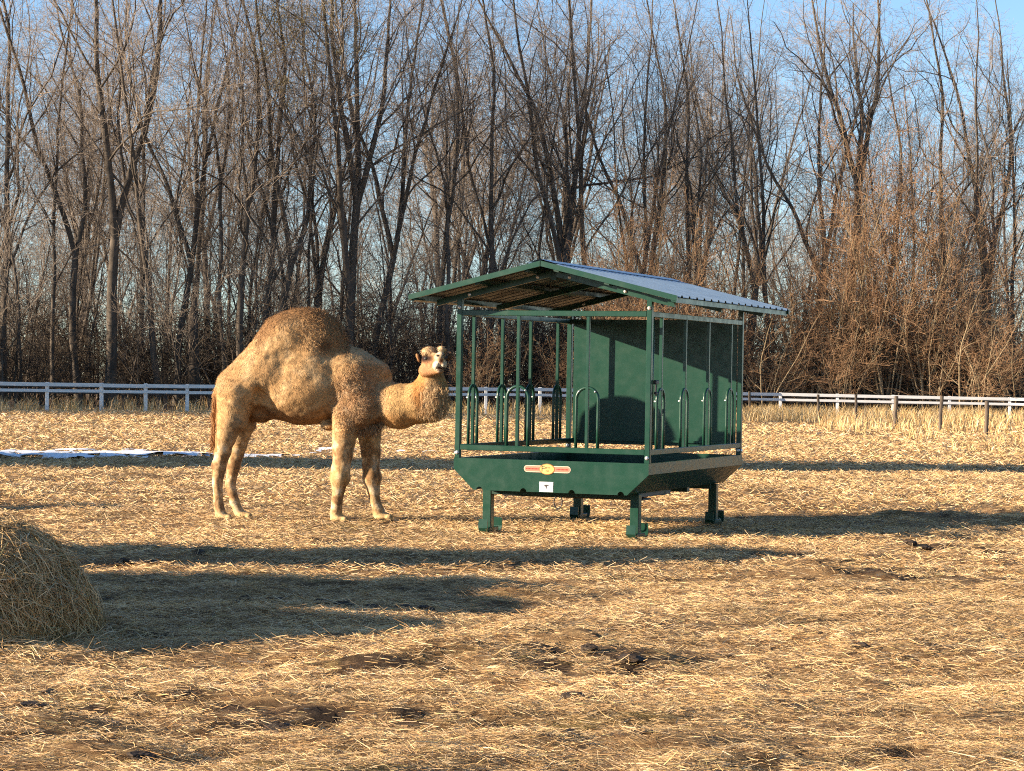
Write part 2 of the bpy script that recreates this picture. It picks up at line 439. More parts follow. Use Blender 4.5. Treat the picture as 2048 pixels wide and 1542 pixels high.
# ------------------------------------------------------------------ box / tube helpers
CUBE_F = np.array([[0, 3, 2, 1], [4, 5, 6, 7], [0, 1, 5, 4], [1, 2, 6, 5], [2, 3, 7, 6], [3, 0, 4, 7]])
def box_me(name, x0, x1, y0, y1, z0, z1, m, bev=0.0):
    bm = bmesh.new()
    vs = [bm.verts.new(p) for p in ((x0, y0, z0), (x1, y0, z0), (x1, y1, z0), (x0, y1, z0), (x0, y0, z1), (x1, y0, z1), (x1, y1, z1), (x0, y1, z1))]
    for f in CUBE_F: bm.faces.new([vs[i] for i in f])
    if bev: bmesh.ops.bevel(bm, geom=list(bm.edges), offset=bev, segments=1, affect='EDGES', profile=.5)
    me = bpy.data.meshes.new(name); bm.to_mesh(me); bm.free(); me.materials.append(m)
    return me

def tube(path, rad, k=8, closed=False, cap=True):
    """tube along a polyline -> V, [faces]"""
    P = np.asarray(path, float); n = len(P)
    rad = np.full(n, rad) if np.isscalar(rad) else np.asarray(rad, float)
    T = np.gradient(P, axis=0)
    if closed: T = np.roll(P, -1, 0) - np.roll(P, 1, 0)
    T /= np.linalg.norm(T, axis=1, keepdims=True) + 1e-12
    ref = np.array([0.31, .95, .11]) if abs(T[0] @ np.array([0, 1, 0])) < .8 else np.array([1, .1, .2])
    V = []
    for i in range(n):
        a = np.cross(T[i], ref); a /= np.linalg.norm(a)
        b2 = np.cross(T[i], a); ref = np.cross(a, T[i]) if False else ref
        th = np.arange(k) * 2 * math.pi / k
        V.append(P[i] + rad[i] * (np.cos(th)[:, None] * a + np.sin(th)[:, None] * b2))
    V = np.concatenate(V)
    f = []
    m = n if closed else n - 1
    for i in range(m):
        j = (i + 1) % n
        for q in range(k):
            f.append((i * k + q, i * k + (q + 1) % k, j * k + (q + 1) % k, j * k + q))
    fs = [np.array(f)]
    if cap and not closed: fs.append(np.array([list(range(k))[::-1], [(n - 1) * k + q for q in range(k)]]))
    return V, fs

# ------------------------------------------------------------------ white board fence
def fence_line(u):
    D = np.interp(u, [-900, 0, 400, 1081, 1500, 2048, 2900], [92, 97, 101, 113, 119, 119, 114])
    off = np.interp(u, [-900, 0, 400, 1081, 1500, 2048, 2900], [10.5, 10.5, 10.5, 6.5, 9.5, 13.0, 15])    # rail top below the horizon, px
    return D, CAMH - off * D / F
def fence_pt(u):
    D, zt = fence_line(u)
    return np.array([(u - 1024) / F * D, D]), zt
fence = empty('white_board_fence', (0, 100, 0))
tag(fence, 'long white two-rail board fence running across behind the camel', 'fence')
pu = [-880, -760, -650, -545, -440, -335, -230, -120, -15, 94.5, 203.7, 292, 375, 470, 566, 664, 764, 866, 972, 1081, 1192, 1304, 1430, 1561, 1675.5, 1787, 1899.6, 2020, 2140, 2260, 2380, 2500, 2620]
post_mesh = box_me('fence_post', -.075, .075, -.06, .06, -.3, 1.0, M['white_paint'], .012)
def child(name, me, parent, loc, rot=(0, 0, 0), scale=(1, 1, 1)):
    o = link(name, me, parent); o.rotation_euler = rot; o.scale = scale
    o.location = Vector(loc) - Vector(parent.location)
    return o
rail_mesh = box_me('fence_rail', -.5, .5, -.018, .018, -.5, .5, M['white_paint'])
for i, u in enumerate(pu):
    q, zt = fence_pt(u)
    child('post', post_mesh, fence, (q[0], q[1], 0), (0, rnd.uniform(-.012, .012), rnd.uniform(-.1, .1)), (1, 1, zt + .015))
    if i + 1 < len(pu):
        q2, zt2 = fence_pt(pu[i + 1])
        d = q2 - q; L = np.hypot(*d); a = math.atan2(d[1], d[0]); t = math.atan2(zt2 - zt, L)
        nrm = np.array([d[1], -d[0]]) / L * .085                      # boards nailed on our side
        for dz, hgt in ((-.085, .155), (-.345, .125)):
            c = (q + q2) / 2 + nrm
            child('rail', rail_mesh, fence, (c[0], c[1], (zt + zt2) / 2 + dz + rnd.uniform(-.01, .01)), (0, -t + rnd.uniform(-.004, .004), a), (L + rnd.uniform(-.012, -.004), 1, hgt))

# dark brown fence a few metres behind it
fence2 = empty('dark_board_fence', (0, 104, 0))
tag(fence2, 'dark brown wooden fence close behind the white board fence', 'fence')
p2 = [-760, -650, -545, -440, -335, -230, -80, 32, 160, 246, 332, 419, 520, 618, 716, 816, 920, 1028, 1136, 1250, 1370, 1500, 1614, 1732, 1848, 1963, 2080, 2200, 2320]
dpost = box_me('dark_fence_post', -.07, .07, -.06, .06, -.3, 1.0, M['dark_wood'], .012)
drail = box_me('dark_fence_rail', -.5, .5, -.018, .018, -.5, .5, M['dark_wood'])
for i, u in enumerate(p2):
    D, zt = fence_line(u); D += 3.4; q = np.array([(u - 1024) / F * D, D]); zt -= .05
    child('post', dpost, fence2, (q[0], q[1], 0), (0, rnd.uniform(-.02, .02), rnd.uniform(-.1, .1)), (1, 1, zt))
    if i + 1 < len(p2):
        D2, zt2 = fence_line(p2[i + 1]); D2 += 3.4; q2 = np.array([(p2[i + 1] - 1024) / F * D2, D2]); zt2 -= .05
        d = q2 - q; L = np.hypot(*d)
        for dz in (-.12, -.38):
            c = (q + q2) / 2
            child('rail', drail, fence2, (c[0], c[1] + .08, (zt + zt2) / 2 + dz), (0, -math.atan2(zt2 - zt, L), math.atan2(d[1], d[0])), (L - .01, 1, .12))

# single wooden posts in the dry grass on the right
plabels = ['slim dark wooden post just right of the feeder in dry grass', 'second dark wooden post from the feeder in the dry grass',
           'third dark wooden post from the feeder in front of white fence', 'thick grey wooden post, fourth from the feeder',
           'dark round wooden post, second from the right edge', 'short dark wooden post nearest the right edge of the paddock']
for (u, vt, vb, w), lb in zip([(1499, 783, 837, 5), (1636, 789, 843, 6), (1711.6, 789, 848, 5.5), (1790, 792, 861, 8), (1880.5, 792, 864, 7), (1972, 802, 872, 8)], plabels):
    q = gp(u, vb); top = at(u, vt, q.y).z
    nseg = 7
    path = [(rnd.uniform(-.015, .015), rnd.uniform(-.015, .015), -.25 + (top + .25) * k / nseg) for k in range(nseg + 1)]
    r = w / F * q.y * .5
    Vv, fs = tube(path, [r * rnd.uniform(.9, 1.12) for _ in path], 10)
    o = link('wooden_post', mesh_np('wooden_post', Vv, fs, [M['post_wood']], smooth=False), None, q)
    o.rotation_euler = (rnd.uniform(-.02, .02), rnd.uniform(-.03, .03), rnd.uniform(0, 6))
    tag(o, lb, 'post', 'wooden posts in the dry grass')

# ------------------------------------------------------------------ woods
class Grow:
    def __init__(self, seed):
        self.r = random.Random(seed); self.paths = {}
    def path(self, part, k, pts, rad):
        self.paths.setdefault((part, k, len(pts)), []).append((pts, rad))
    def walk(self, p, d, L, n, wob, trop):
        r = self.r; pts = [p]; s = L / n
        for i in range(n):
            d = (d + Vector((r.gauss(0, wob), r.gauss(0, wob), r.gauss(0, wob) + trop))).normalized()
            p = p + d * s; pts.append(p)
        return pts, d
    def side(self, d, ang):
        r = self.r
        ref = Vector((r.gauss(0, 1), r.gauss(0, 1), r.gauss(0, 1)))
        s = d.cross(ref).normalized()
        return (d * math.cos(ang) + s * math.sin(ang)).normalized()

def along(pts, t):
    x = t * (len(pts) - 1); i = min(int(x), len(pts) - 2); f = x - i
    return pts[i].lerp(pts[i + 1], f), (pts[i + 1] - pts[i]).normalized()

def branch(g, p, d, L, r0, lvl, P):
    r = g.r
    n = P['n'][lvl]
    pts, _ = g.walk(p, d, L, n, P['wob'][lvl], P['trop'][lvl])
    r1 = max(P['rmin'], r0 * P['tip'][lvl])
    rad = [r0 + (r1 - r0) * (i / n) ** .9 for i in range(n + 1)]
    g.path('trunk' if lvl <= 1 else 'crown', P['k'][lvl], pts, rad)
    if lvl >= P['max']: return
    nc = P['cnt'][lvl](L, r)
    for c in range(nc):
        t = P['t0'][lvl] + (P['t1'][lvl] - P['t0'][lvl]) * (c + r.random()) / max(1, nc)
        q, dd = along(pts, min(t, .999))
        a = R(r.uniform(*P['ang'][lvl]))
        nd = g.side(dd, a)
        if nd.z < -.15: nd.z = abs(nd.z) * .5; nd.normalize()
        rr = (r0 + (r1 - r0) * t)
        Lc = P['len'][lvl](L, t, r)
        branch(g, q, nd, Lc, max(P['rmin'], min(rr * r.uniform(.36, .58), .036 * Lc + .006)), lvl + 1, P)

def build_paths(paths, part):
    Vs, Fs, o = [], [], 0
    for (pt, k, n), lst in paths.items():
        if pt != part: continue
        P = np.array([[tuple(v) for v in p] for p, _ in lst]); Rr = np.array([r for _, r in lst])
        T = P[:, -1] - P[:, 0]; T /= np.linalg.norm(T, axis=1, keepdims=True) + 1e-9
        ref = np.where(np.abs(T[:, 2:3]) > .9, np.array([[1., 0, 0]]), np.array([[0, 0, 1.]]))
        a = np.cross(T, ref); a /= np.linalg.norm(a, axis=1, keepdims=True); b2 = np.cross(T, a)
        th = np.arange(k) * 2 * math.pi / k
        ring = np.cos(th)[None, :, None] * a[:, None] + np.sin(th)[None, :, None] * b2[:, None]      # m,k,3
        Vv = P[:, :, None, :] + Rr[:, :, None, None] * ring[:, None]
        m = len(lst)
        base = (np.arange(m) * n * k)[:, None, None] + (np.arange(n - 1) * k)[None, :, None]
        q = np.arange(k)[None, None, :]; q1 = (np.arange(k) + 1) % k
        f = np.stack([base + q, base + q1, base + k + q1, base + k + q], -1).reshape(-1, 4)
        Vs.append(Vv.reshape(-1, 3)); Fs.append(f + o); o += Vv.size // 3
    return np.concatenate(Vs), Fs

def tree_params(big):
    return dict(n=[18, 10, 6, 3, 1], k=[8, 5, 4, 3, 3], wob=[.062, .18, .22, .24, .12], trop=[.035, .060, .055, .03, .02], tip=[.16, .22, .3, .4, .6], rmin=.0048, max=4,
                t0=[.30, .18, .12, .1], t1=[.98, .97, .97, .97],
                cnt=[lambda L, r: int(big['nb'] * r.uniform(.85, 1.2)), lambda L, r: max(3, int(L * 1.5)), lambda L, r: max(2, int(L * 1.9)), lambda L, r: max(2, int(L * 3.2))],
                ang=[(18, 42), (25, 55), (28, 58), (28, 60)],
                len=[lambda L, t, r: (L * (1 - t) * .62 + 2.2) * r.uniform(.65, 1.1), lambda L, t, r: (L * (1 - t * .7) * .42 + .5) * r.uniform(.6, 1.2),
                     lambda L, t, r: (L * .42 + .2) * r.uniform(.5, 1.2), lambda L, t, r: r.uniform(.3, .85)])

def make_tree(seed, H, r0, nb, forks, t0=.3):
    g = Grow(seed); r = g.r
    P = tree_params(dict(nb=nb)); P['t0'][0] = t0
    if forks == 0:
        branch(g, Vector((0, 0, -.3)), Vector((r.gauss(0, .03), r.gauss(0, .03), 1)).normalized(), H, r0, 0, P)
    else:
        h = H * r.uniform(.28, .50)                                    # trunk up to the fork
        pts, d = g.walk(Vector((0, 0, -.3)), Vector((r.gauss(0, .04), r.gauss(0, .04), 1)).normalized(), h, 8, .055, .03)
        g.path('trunk', 9, pts, [r0 * (1.25 if i == 0 else 1.06 if i == 1 else 1) * (1 - .03 * i) for i in range(9)])
        a0 = r.uniform(0, 6.28)
        for k in range(forks):
            az = a0 + k * 6.28 / forks + r.gauss(0, .3); tl = r.uniform(.10, .33)
            nd = Vector((math.cos(az) * tl, math.sin(az) * tl, 1)).normalized()
            P2 = dict(P); P2['t0'] = [.12, .18, .12, .1]
            P2['cnt'] = [lambda L, r, f=forks: int(nb * .72 * r.uniform(.8, 1.2)), P['cnt'][1], P['cnt'][2], P['cnt'][3]]
            branch(g, pts[-1] - d * r.uniform(.05, .25), nd, (H - h) * r.uniform(.85, 1.1), r0 * .68, 0, P2)
    out = []
    for part, m in (('trunk', M['bark']), ('crown', M['twig'])):
        Vv, Fs = build_paths(g.paths, part)
        out.append(mesh_np('tree_' + part, Vv, Fs, [m], smooth=True))
    return out

def make_shrub(seed, H, stems, spread, r0, ma, mb, dens=1.0, lean=0.0):
    g = Grow(seed); r = g.r
    P = dict(n=[7, 4, 3, 1], k=[5, 4, 3, 3], wob=[.12, .2, .22, .15], trop=[.03, .04, .02, .0], tip=[.2, .3, .4, .6], rmin=.0055, max=3,
             t0=[.15, .1, .08], t1=[.98, .97, .97],
             cnt=[lambda L, r: int(L * 2.0 * dens), lambda L, r: max(3, int(L * 4.2 * dens)), lambda L, r: max(2, int(L * 5.0 * dens))],
             ang=[(25, 60), (30, 65), (30, 70)],
             len=[lambda L, t, r: (L * .34 * (1.15 - t) + .3) * r.uniform(.6, 1.2), lambda L, t, r: (L * .45 + .15) * r.uniform(.5, 1.2), lambda L, t, r: r.uniform(.2, .6)])
    for s in range(stems):
        az = r.uniform(0, 6.28); tl = r.uniform(.05, .55) * spread
        d = Vector((math.cos(az) * tl + lean, math.sin(az) * tl, 1)).normalized()
        branch(g, Vector((math.cos(az) * .25 * spread, math.sin(az) * .25 * spread, -.15)), d, H * r.uniform(.6, 1.05), r0 * r.uniform(.6, 1.1), 0, P)
    V1, F1 = build_paths(g.paths, 'trunk'); V2, F2 = build_paths(g.paths, 'crown')
    return (mesh_np('shrub_stems', V1, F1, [ma], smooth=True), mesh_np('shrub_twigs', V2, F2, [mb], smooth=True))

KIND = {'big': [make_tree(100 + i, 30, .31, 13, f, .25) for i, f in enumerate((2, 3, 2, 3))],
        'mid': [make_tree(200 + i, 28, .21, 13, f, .22) for i, f in enumerate((0, 2, 0, 3, 0))],
        'slim': [make_tree(300 + i, 25, .125, 12, f, .2) for i, f in enumerate((0, 0, 2))],
        'pole': [make_tree(350 + i, 11, .07, 15, 0, .12) for i in range(3)]}
SHRUB = {'dark': [make_shrub(400 + i, 4.2, 7, 1.2, .035, M['brush'], M['brush'], .9) for i in range(4)],
         'sap': [make_shrub(500 + i, 10.5, 3, .55, .085, M['pale_bark'], M['warm_twig'], .62, .12) for i in range(4)],
         'mass': [make_shrub(650 + i, 10.5, 11, .75, .055, M['pale_bark'], M['warm_twig'], .80) for i in range(2)],
         'thick': [make_shrub(600 + i, 6.5, 9, 1.0, .045, M['pale_bark'], M['warm_twig'], .95) for i in range(3)]}

def plant(name, parts, pnames, loc, rz, s, label, cat, group, tilt=(0, 0)):
    e = empty(name, loc, (tilt[0], tilt[1], rz)); e.scale = s
    for me, pn in zip(parts, pnames):
        o = link(pn, me, e)
        if pn in ('twigs', 'stems'): o['kind'] = 'stuff'
    tag(e, label, cat, group)
    return e

fr = [(8, 'mid', -10, 'dark tree with a straight trunk at the left edge'), (40, 'slim', 0, None), (112, 'slim', -20, None),
      (158, 'mid', -60, 'dark tree leaning left between the two left fence posts'), (222, 'big', 80, 'thickest left-hand tree with a broad trunk leaning right'),
      (318, 'mid', 0, None), (352, 'mid', 10, None), (455, 'slim', 0, None), (485, 'mid', -10, 'dark upright tree rising above the camel\'s rump'),
      (520, 'mid', 40, None), (545, 'mid', 60, None), (575, 'slim', 0, None), (620, 'slim', -15, None),
      (690, 'big', -10, 'thick forked tree rising right behind the camel\'s hump'), (712, 'mid', 20, None), (735, 'mid', 60, None),
      (880, 'mid', 5, 'tall slender tree standing above the camel\'s head'), (905, 'slim', 20, None), (978, 'mid', 0, 'straight tree rising left of the feeder roof\'s peak'),
      (1000, 'slim', 15, None), (1075, 'slim', 0, None), (1115, 'mid', -10, None), (1150, 'big', 0, 'thick tree rising just behind the feeder roof\'s peak'),
      (1185, 'mid', 10, None), (1262, 'mid', 0, None), (1290, 'mid', 20, None), (1378, 'mid', -10, 'dark twin-stemmed tree above the feeder\'s right roof slope'),
      (1402, 'slim', 15, None), (1500, 'mid', 0, 'dark tree rising at the feeder\'s right rear post'), (1545, 'mid', 0, None), (1625, 'mid', -20, None),
      (1690, 'big', 5, 'broad-crowned tree behind the tawny saplings on the right'), (1765, 'mid', 30, None), (1800, 'slim', 0, None), (1890, 'mid', -10, None),
      (1945, 'mid', 60, 'sunlit tree leaning right near the right edge'), (1985, 'big', 0, 'thick tree near the right edge above the thicket'), (2030, 'mid', 20, None)]
GEN = 'bare grey-brown tree in the front row of the woodland behind the fence'
cnt = {k: 0 for k in KIND}
ORD = ['first', 'second', 'third', 'fourth', 'fifth', 'sixth', 'seventh', 'eighth', 'ninth', 'tenth', 'eleventh', 'twelfth', 'thirteenth', 'fourteenth', 'fifteenth', 'sixteenth', 'seventeenth', 'eighteenth', 'nineteenth',
       'twentieth', 'twenty-first', 'twenty-second', 'twenty-third', 'twenty-fourth', 'twenty-fifth', 'twenty-sixth', 'twenty-seventh', 'twenty-eighth', 'twenty-ninth', 'thirtieth', 'thirty-first', 'thirty-second',
       'thirty-third', 'thirty-fourth', 'thirty-fifth', 'thirty-sixth', 'thirty-seventh', 'thirty-eighth']
LOOK = {'big': 'thick bare tree', 'mid': 'tall bare tree', 'slim': 'slender bare tree'}
for k_, (u, kd, lean, lb0) in enumerate(fr):
    lb = lb0 or LOOK[kd] + ', ' + ORD[k_] + ' trunk from the left in the front row of the wood'
    D = np.interp(u, [0, 1000, 1400, 2048], [118, 128, 135, 142]) + rnd.uniform(0, 5)
    if lb and 'lit' in lb: D = 125
    v = KIND[kd][cnt[kd] % len(KIND[kd])]; cnt[kd] += 1
    s = rnd.uniform(.92, 1.08) * (0.84 if u > 1900 else .96 if u > 1450 else 1.0)
    w = s * rnd.uniform(.9, 1.12)
    plant('woodland_tree', v, ('trunk', 'crown'), ((u - 1024) / F * D, D, 0), rnd.uniform(0, 6.28), (w, w, s), lb, 'tree', 'trees in the front row of the wood',
          (rnd.uniform(-.02, .02), 0.0)).rotation_euler = Matrix.Rotation(lean / 760, 3, 'Y').to_4x4().to_euler()
# the depth of the wood
GEN2 = 'bare tree deeper in the woodland behind the front row'
placed = []
tries = 0
while len(placed) < 84 and tries < 4000:
    tries += 1
    D = rnd.uniform(122, 205); x = rnd.uniform(-.245, .245) * D + rnd.uniform(-4, 4)
    if D < np.interp(x / D * F + 1024, [0, 1000, 2048], [121, 134, 148]): continue
    if any((x - a) ** 2 + (D - b_) ** 2 < 3.0 ** 2 for a, b_ in placed): continue
    placed.append((x, D))
    kd = rnd.choices(['big', 'mid', 'slim'], [.1, .5, .4])[0]
    v = KIND[kd][cnt[kd] % len(KIND[kd])]; cnt[kd] += 1
    s = rnd.uniform(.8, 1.05) * (0.9 if x > 18 else .97)
    plant('woodland_tree', v, ('trunk', 'crown'), (x, D, 0), rnd.uniform(0, 6.28), (s * .95, s * .95, s), GEN2, 'tree', 'bare trees deeper in the wood', (rnd.uniform(-.05, .05), rnd.uniform(-.05, .05)))
# far trees that close the view
for k in range(46):
    D = rnd.uniform(205, 290); x = rnd.uniform(-.24, .24) * D
    kd = rnd.choice(['mid', 'slim']); v = KIND[kd][k % 3]; s = rnd.uniform(.7, 1.0)
    plant('woodland_tree', v, ('trunk', 'crown'), (x, D, 0), rnd.uniform(0, 6.28), (s, s, s), 'small far tree at the back of the woodland', 'tree', 'far trees at the back of the wood')
# thin young trees between the big ones
for k in range(90):
    u = rnd.uniform(-40, 2090); D = np.interp(u, [0, 1000, 2048], [114, 126, 132]) + rnd.uniform(0, 45)
    s = rnd.uniform(.6, 1.25)
    plant('young_tree', KIND['pole'][k % 3], ('trunk', 'crown'), ((u - 1024) / F * D, D, 0), rnd.uniform(0, 6.28), (s, s, s), 'thin young tree among the big trunks of the wood', 'tree', 'thin young trees in the wood', (rnd.uniform(-.12, .12), rnd.uniform(-.12, .12)))
# the same wood goes on past the left edge of the picture
for k in range(46):
    if k < 16: D, x = rnd.uniform(78, 92), rnd.uniform(-80, -46)
    else: D, x = rnd.uniform(104, 135), rnd.uniform(-80, -29)
    if x > -.23 * D - 3 or (k >= 16 and D < 127.5 + .24 * x): continue
    kd = rnd.choices(['big', 'mid', 'slim'], [.25, .5, .25])[0]
    v = KIND[kd][cnt[kd] % len(KIND[kd])]; cnt[kd] += 1
    s = rnd.uniform(.85, 1.1)
    plant('woodland_tree', v, ('trunk', 'crown'), (x, D, 0), rnd.uniform(0, 6.28), (s, s, s), 'bare tree of the same wood beyond the left edge', 'tree', 'trees past the left edge')
# understory
placed = []
for k in range(300):
    D = rnd.uniform(108, 185); u = rnd.uniform(-60, 2110)
    if D < np.interp(u, [0, 1000, 2048], [112, 123, 128]): D += 18
    s = rnd.uniform(.4, 1.9) * (1.35 if D > 150 else 1)
    v = SHRUB['dark'][k % 4]
    plant('undergrowth_shrub', v, ('stems', 'twigs'), ((u - 1024) / F * D, D, 0), rnd.uniform(0, 6.28), (s * 1.2, s * 1.2, s), 'dark leafless shrub in the undergrowth beneath the bare trees', 'shrub', 'dark undergrowth of the wood')
for k in range(52):  # out of view, added to shade the foot of the left-hand wood
    D, x = (rnd.uniform(78, 93), rnd.uniform(-70, -36)) if k < 26 else (rnd.uniform(100, 118), rnd.uniform(-43, -29.5))
    if x > -.23 * D - 4: continue
    s = rnd.uniform(1.0, 1.9) if k < 26 else rnd.uniform(1.7, 2.3)
    plant('undergrowth_shrub', SHRUB['dark'][k % 4], ('stems', 'twigs'), (x, D, 0), rnd.uniform(0, 6.28), (s, s, s), 'unseen dark leafless shrub added past the left edge to shade the wood', 'shrub', 'unseen undergrowth added past the left edge')
SAPU = sorted([1660, 1770, 1735, 1840, 1925, 1590, 1320, 1240, 1430, 2010, 2075, 1390, 1530])
THU = sorted([1770, 1690, 1860, 2040, 1960, 1610, 1540, 960, 1230, 1120, 1330, 1440])
# pale saplings and tawny thickets on the sunny right-hand side
for k, (u, s, lb) in enumerate([(1660, 1.0, 'pale multi-stemmed sapling leaning over the right-hand white fence'), (1770, .95, None), (1735, .85, None), (1840, 1.0, 'pale sapling with stems slanting right before the dark wood'),
                                (1925, .9, None), (1590, .8, None), (1320, .95, 'tawny sapling spreading above the feeder\'s roof ridge'), (1240, .85, None), (1430, .8, None), (2010, .95, None), (2075, 1, None), (1390, .7, None), (1530, .7, None)]):
    D = rnd.uniform(122, 126)
    plant('sapling', SHRUB['sap'][k % 4], ('stems', 'twigs'), ((u - 1024) / F * D, D, 0), rnd.uniform(-.6, .6), (s, s, s), lb or 'slender tawny sapling, %s from the left at the sunlit edge of the wood' % ORD[SAPU.index(u)], 'sapling', 'sunlit saplings')
for k, (u, s, lb) in enumerate([(1775, 1.05, 'broadest and tallest tawny thicket of tangled twigs above the right fence'), (1690, .9, 'tall tawny thicket just left of the broadest thicket'), (1860, .95, 'tall tawny thicket just right of the broadest thicket'),
                                (1610, .8, 'tawny thicket rising between the feeder and the tall thickets'), (1945, .85, 'tawny thicket below the leaning sunlit tree'), (1330, .85, 'tawny thicket showing above the feeder roof'), (1230, .75, 'tawny thicket showing left of the feeder roof\'s right slope'), (1440, .7, 'tawny thicket showing over the lower end of the feeder roof')]):
    D = rnd.uniform(122, 125)
    plant('thicket', SHRUB['mass'][k % 2], ('stems', 'twigs'), ((u - 1024) / F * D, D, 0), rnd.uniform(0, 6.28), (s * 1.15, s * 1.15, s * 1.65), lb, 'thicket', 'tall tawny thickets')
for k, (u, s, lb) in enumerate([(1770, 1.0, 'low rusty thicket at the foot of the tall tawny thickets'), (1690, 1.0, None), (1860, 1.0, None), (2040, 1.05, 'rounded rusty thicket at the right edge behind the fence'),
                                (1960, 1.2, None), (1610, 1.25, None), (1540, .75, None), (960, .8, None), (1230, .9, None), (1120, .75, None), (1330, .9, None), (1440, .7, None)]):
    D = rnd.uniform(122.5, 127)
    plant('thicket', SHRUB['thick'][k % 3], ('stems', 'twigs'), ((u - 1024) / F * D, D, 0), rnd.uniform(0, 6.28), (s * 1.15, s * 1.15, s), lb or 'smaller rusty brown thicket, %s from the left along the edge of the wood' % ORD[THU.index(u)], 'thicket', 'rusty thickets')

# broken dead trunk and two clumps of evergreen foliage in the treetops
q = at(388, 768, 119)
Vv, fs = tube([(0, 0, -.3), (.02, 0, 1.5), (-.05, .03, 3.2), (-.10, 0, 4.8), (-.14, .02, 5.5), (-.18, .02, 5.7)], [.34, .30, .27, .24, .20, .10], 9)
Vv[-18:, 2] += .5 * Vv[-18:, 0] / .2
tag(link('dead_trunk', mesh_np('dead_trunk', Vv, fs, [M['dark_wood']], smooth=True), None, (q.x, 119, 0)), 'broken dead trunk standing left of the camel\'s rump', 'dead tree')
for (us, lb) in (([(545, 60, 1.3), (527, 105, .9), (570, 25, 1.3), (605, 85, 1.0), (640, 40, 1.4), (700, 100, .9), (560, 170, .7), (665, 15, 1.1), (590, 210, .5), (720, 60, .8), (530, 20, .9), (620, 140, .7)], 'brownish green evergreen foliage in the treetops above the camel'),
                 ([(1960, 330, 1.3), (1990, 345, 1.2), (1935, 345, .9), (1975, 300, 1.0), (1800, 250, 1.2), (1760, 262, .8), (1830, 268, .8)], 'tangled tawny vine clumps high in the right-hand trees')):
    D = 118 if us[0][0] < 1000 else 134
    Ps, Cs = [], []
    for u, v, r in us:
        c = at(u, v, D); n = int(420 * r * r)
        g = rng.normal(0, 1, (n, 3)); g /= np.linalg.norm(g, axis=1, keepdims=True); g *= rng.uniform(.2, 1, (n, 1)) ** .5 * r * np.array([1.25, 1.0, .7])
        Ps.append(np.array(c) + g * (.65 + .7 * rng.uniform(0, 1, (n, 1))))
    Ps = np.concatenate(Ps); n = len(Ps)
    d = rng.normal(0, 1, (n, 3)); d /= np.linalg.norm(d, axis=1, keepdims=True)
    base = np.array((.15, .115, .05)) if D < 120 else np.array((.21, .135, .065))
    Vv, Ff, Cc = ribbons(Ps, d, rng.uniform(.10, .30, n), rng.uniform(.02, .05, n) * (1 if D < 120 else .6), rng.normal(0, .04, n), base * rng.uniform(.6, 1.5, (n, 1)), 1)
    tag(link('treetop_foliage', mesh_np('treetop_foliage', Vv, [Ff], [M['straw']], Cc)), lb, 'foliage', None, 'stuff')

# ------------------------------------------------------------------ covered hay feeder
FX, FY, YAW = 0.365, 21.8967, 0.3747
W, LEN, ZT, ZB, WB, ZV = 1.97, 3.185, .730, .427, 1.5535, .6225
ZR, RW, ZE, ZK, RF, RL = 2.151, 2.675, 2.279, 2.600, -.341, 4.034
fd = empty('hay_feeder', (FX, FY, 0), (.003, .0041, -YAW))
tag(fd, 'dark green covered steel hay feeder with a corrugated gable roof, standing beside the camel', 'hay feeder')
g_ = M['green']
def fbox(name, x0, x1, y0, y1, z0, z1, m=None, bev=.004, parent=None):
    return link(name, box_me(name, x0, x1, y0, y1, z0, z1, m or g_, bev), parent or fd)
def fmesh(name, V, fs, m=None, smooth=False, parent=None):
    return link(name, mesh_np(name, np.asarray(V, float), fs, [m or g_], smooth=smooth), parent or fd)
def prism(poly, y0, y1):
    """polygon in x,z extruded along y"""
    n = len(poly)
    V = [(x, y0, z) for x, z in poly] + [(x, y1, z) for x, z in poly]
    fs = [np.array([[i, (i + 1) % n, n + (i + 1) % n, n + i] for i in range(n)]), np.array([list(range(n))[::-1]]), np.array([[n + i for i in range(n)]])]
    return V, fs
T = .052
xo = .986
Y0, Y1 = .018, .018 + 3.148
# trough
def end_plate(y0, y1):
    poly = [(-W / 2, ZT), (-W / 2, ZV), (-WB / 2, ZB)]
    for c in (-.751, -.264, .226, .716):
        if c < -.7 or c > .7: c = math.copysign(.715, c)
        for k in range(9):
            a = math.pi - math.pi * k / 8
            poly.append((c + .033 * math.cos(a), ZB + .033 * math.sin(a)))
    poly += [(WB / 2, ZB), (W / 2, ZV), (W / 2, ZT)]
    return prism(poly, y0, y1)
Vp, fp = end_plate(0, .007); fmesh('trough_end_panel', Vp, fp)
Vp, fp = end_plate(LEN - .007, LEN); fmesh('trough_end_panel', Vp, fp)
for s in (-1, 1):
    a, b_ = sorted((s * (W / 2 - .001), s * (W / 2 - .007)))
    fbox('trough_lip', a, b_, .009, LEN - .009, ZV + .002, ZT - .001, bev=0)
    fbox('trough_rim', min(s * (W / 2 - .007), s * (W / 2 - .045)), max(s * (W / 2 - .007), s * (W / 2 - .045)), .012, LEN - .012, ZT - .008, ZT - .002, bev=0)
    V8 = []
    for y in (.009, LEN - .009):
        V8 += [(s * (W / 2 - .001), y, ZV), (s * (WB / 2 - .001), y, ZB + .002), (s * (WB / 2 - .008), y, ZB + .004), (s * (W / 2 - .009), y, ZV + .003)]
    fs = np.array([[0, 1, 5, 4], [1, 2, 6, 5], [2, 3, 7, 6], [3, 0, 4, 7], [3, 2, 1, 0], [4, 5, 6, 7]])
    fmesh('trough_side_panel', V8, [fs])
fbox('trough_floor', -WB / 2 + .009, WB / 2 - .009, .010, LEN - .010, ZB + .034, ZB + .040, M['green_dull'], 0)
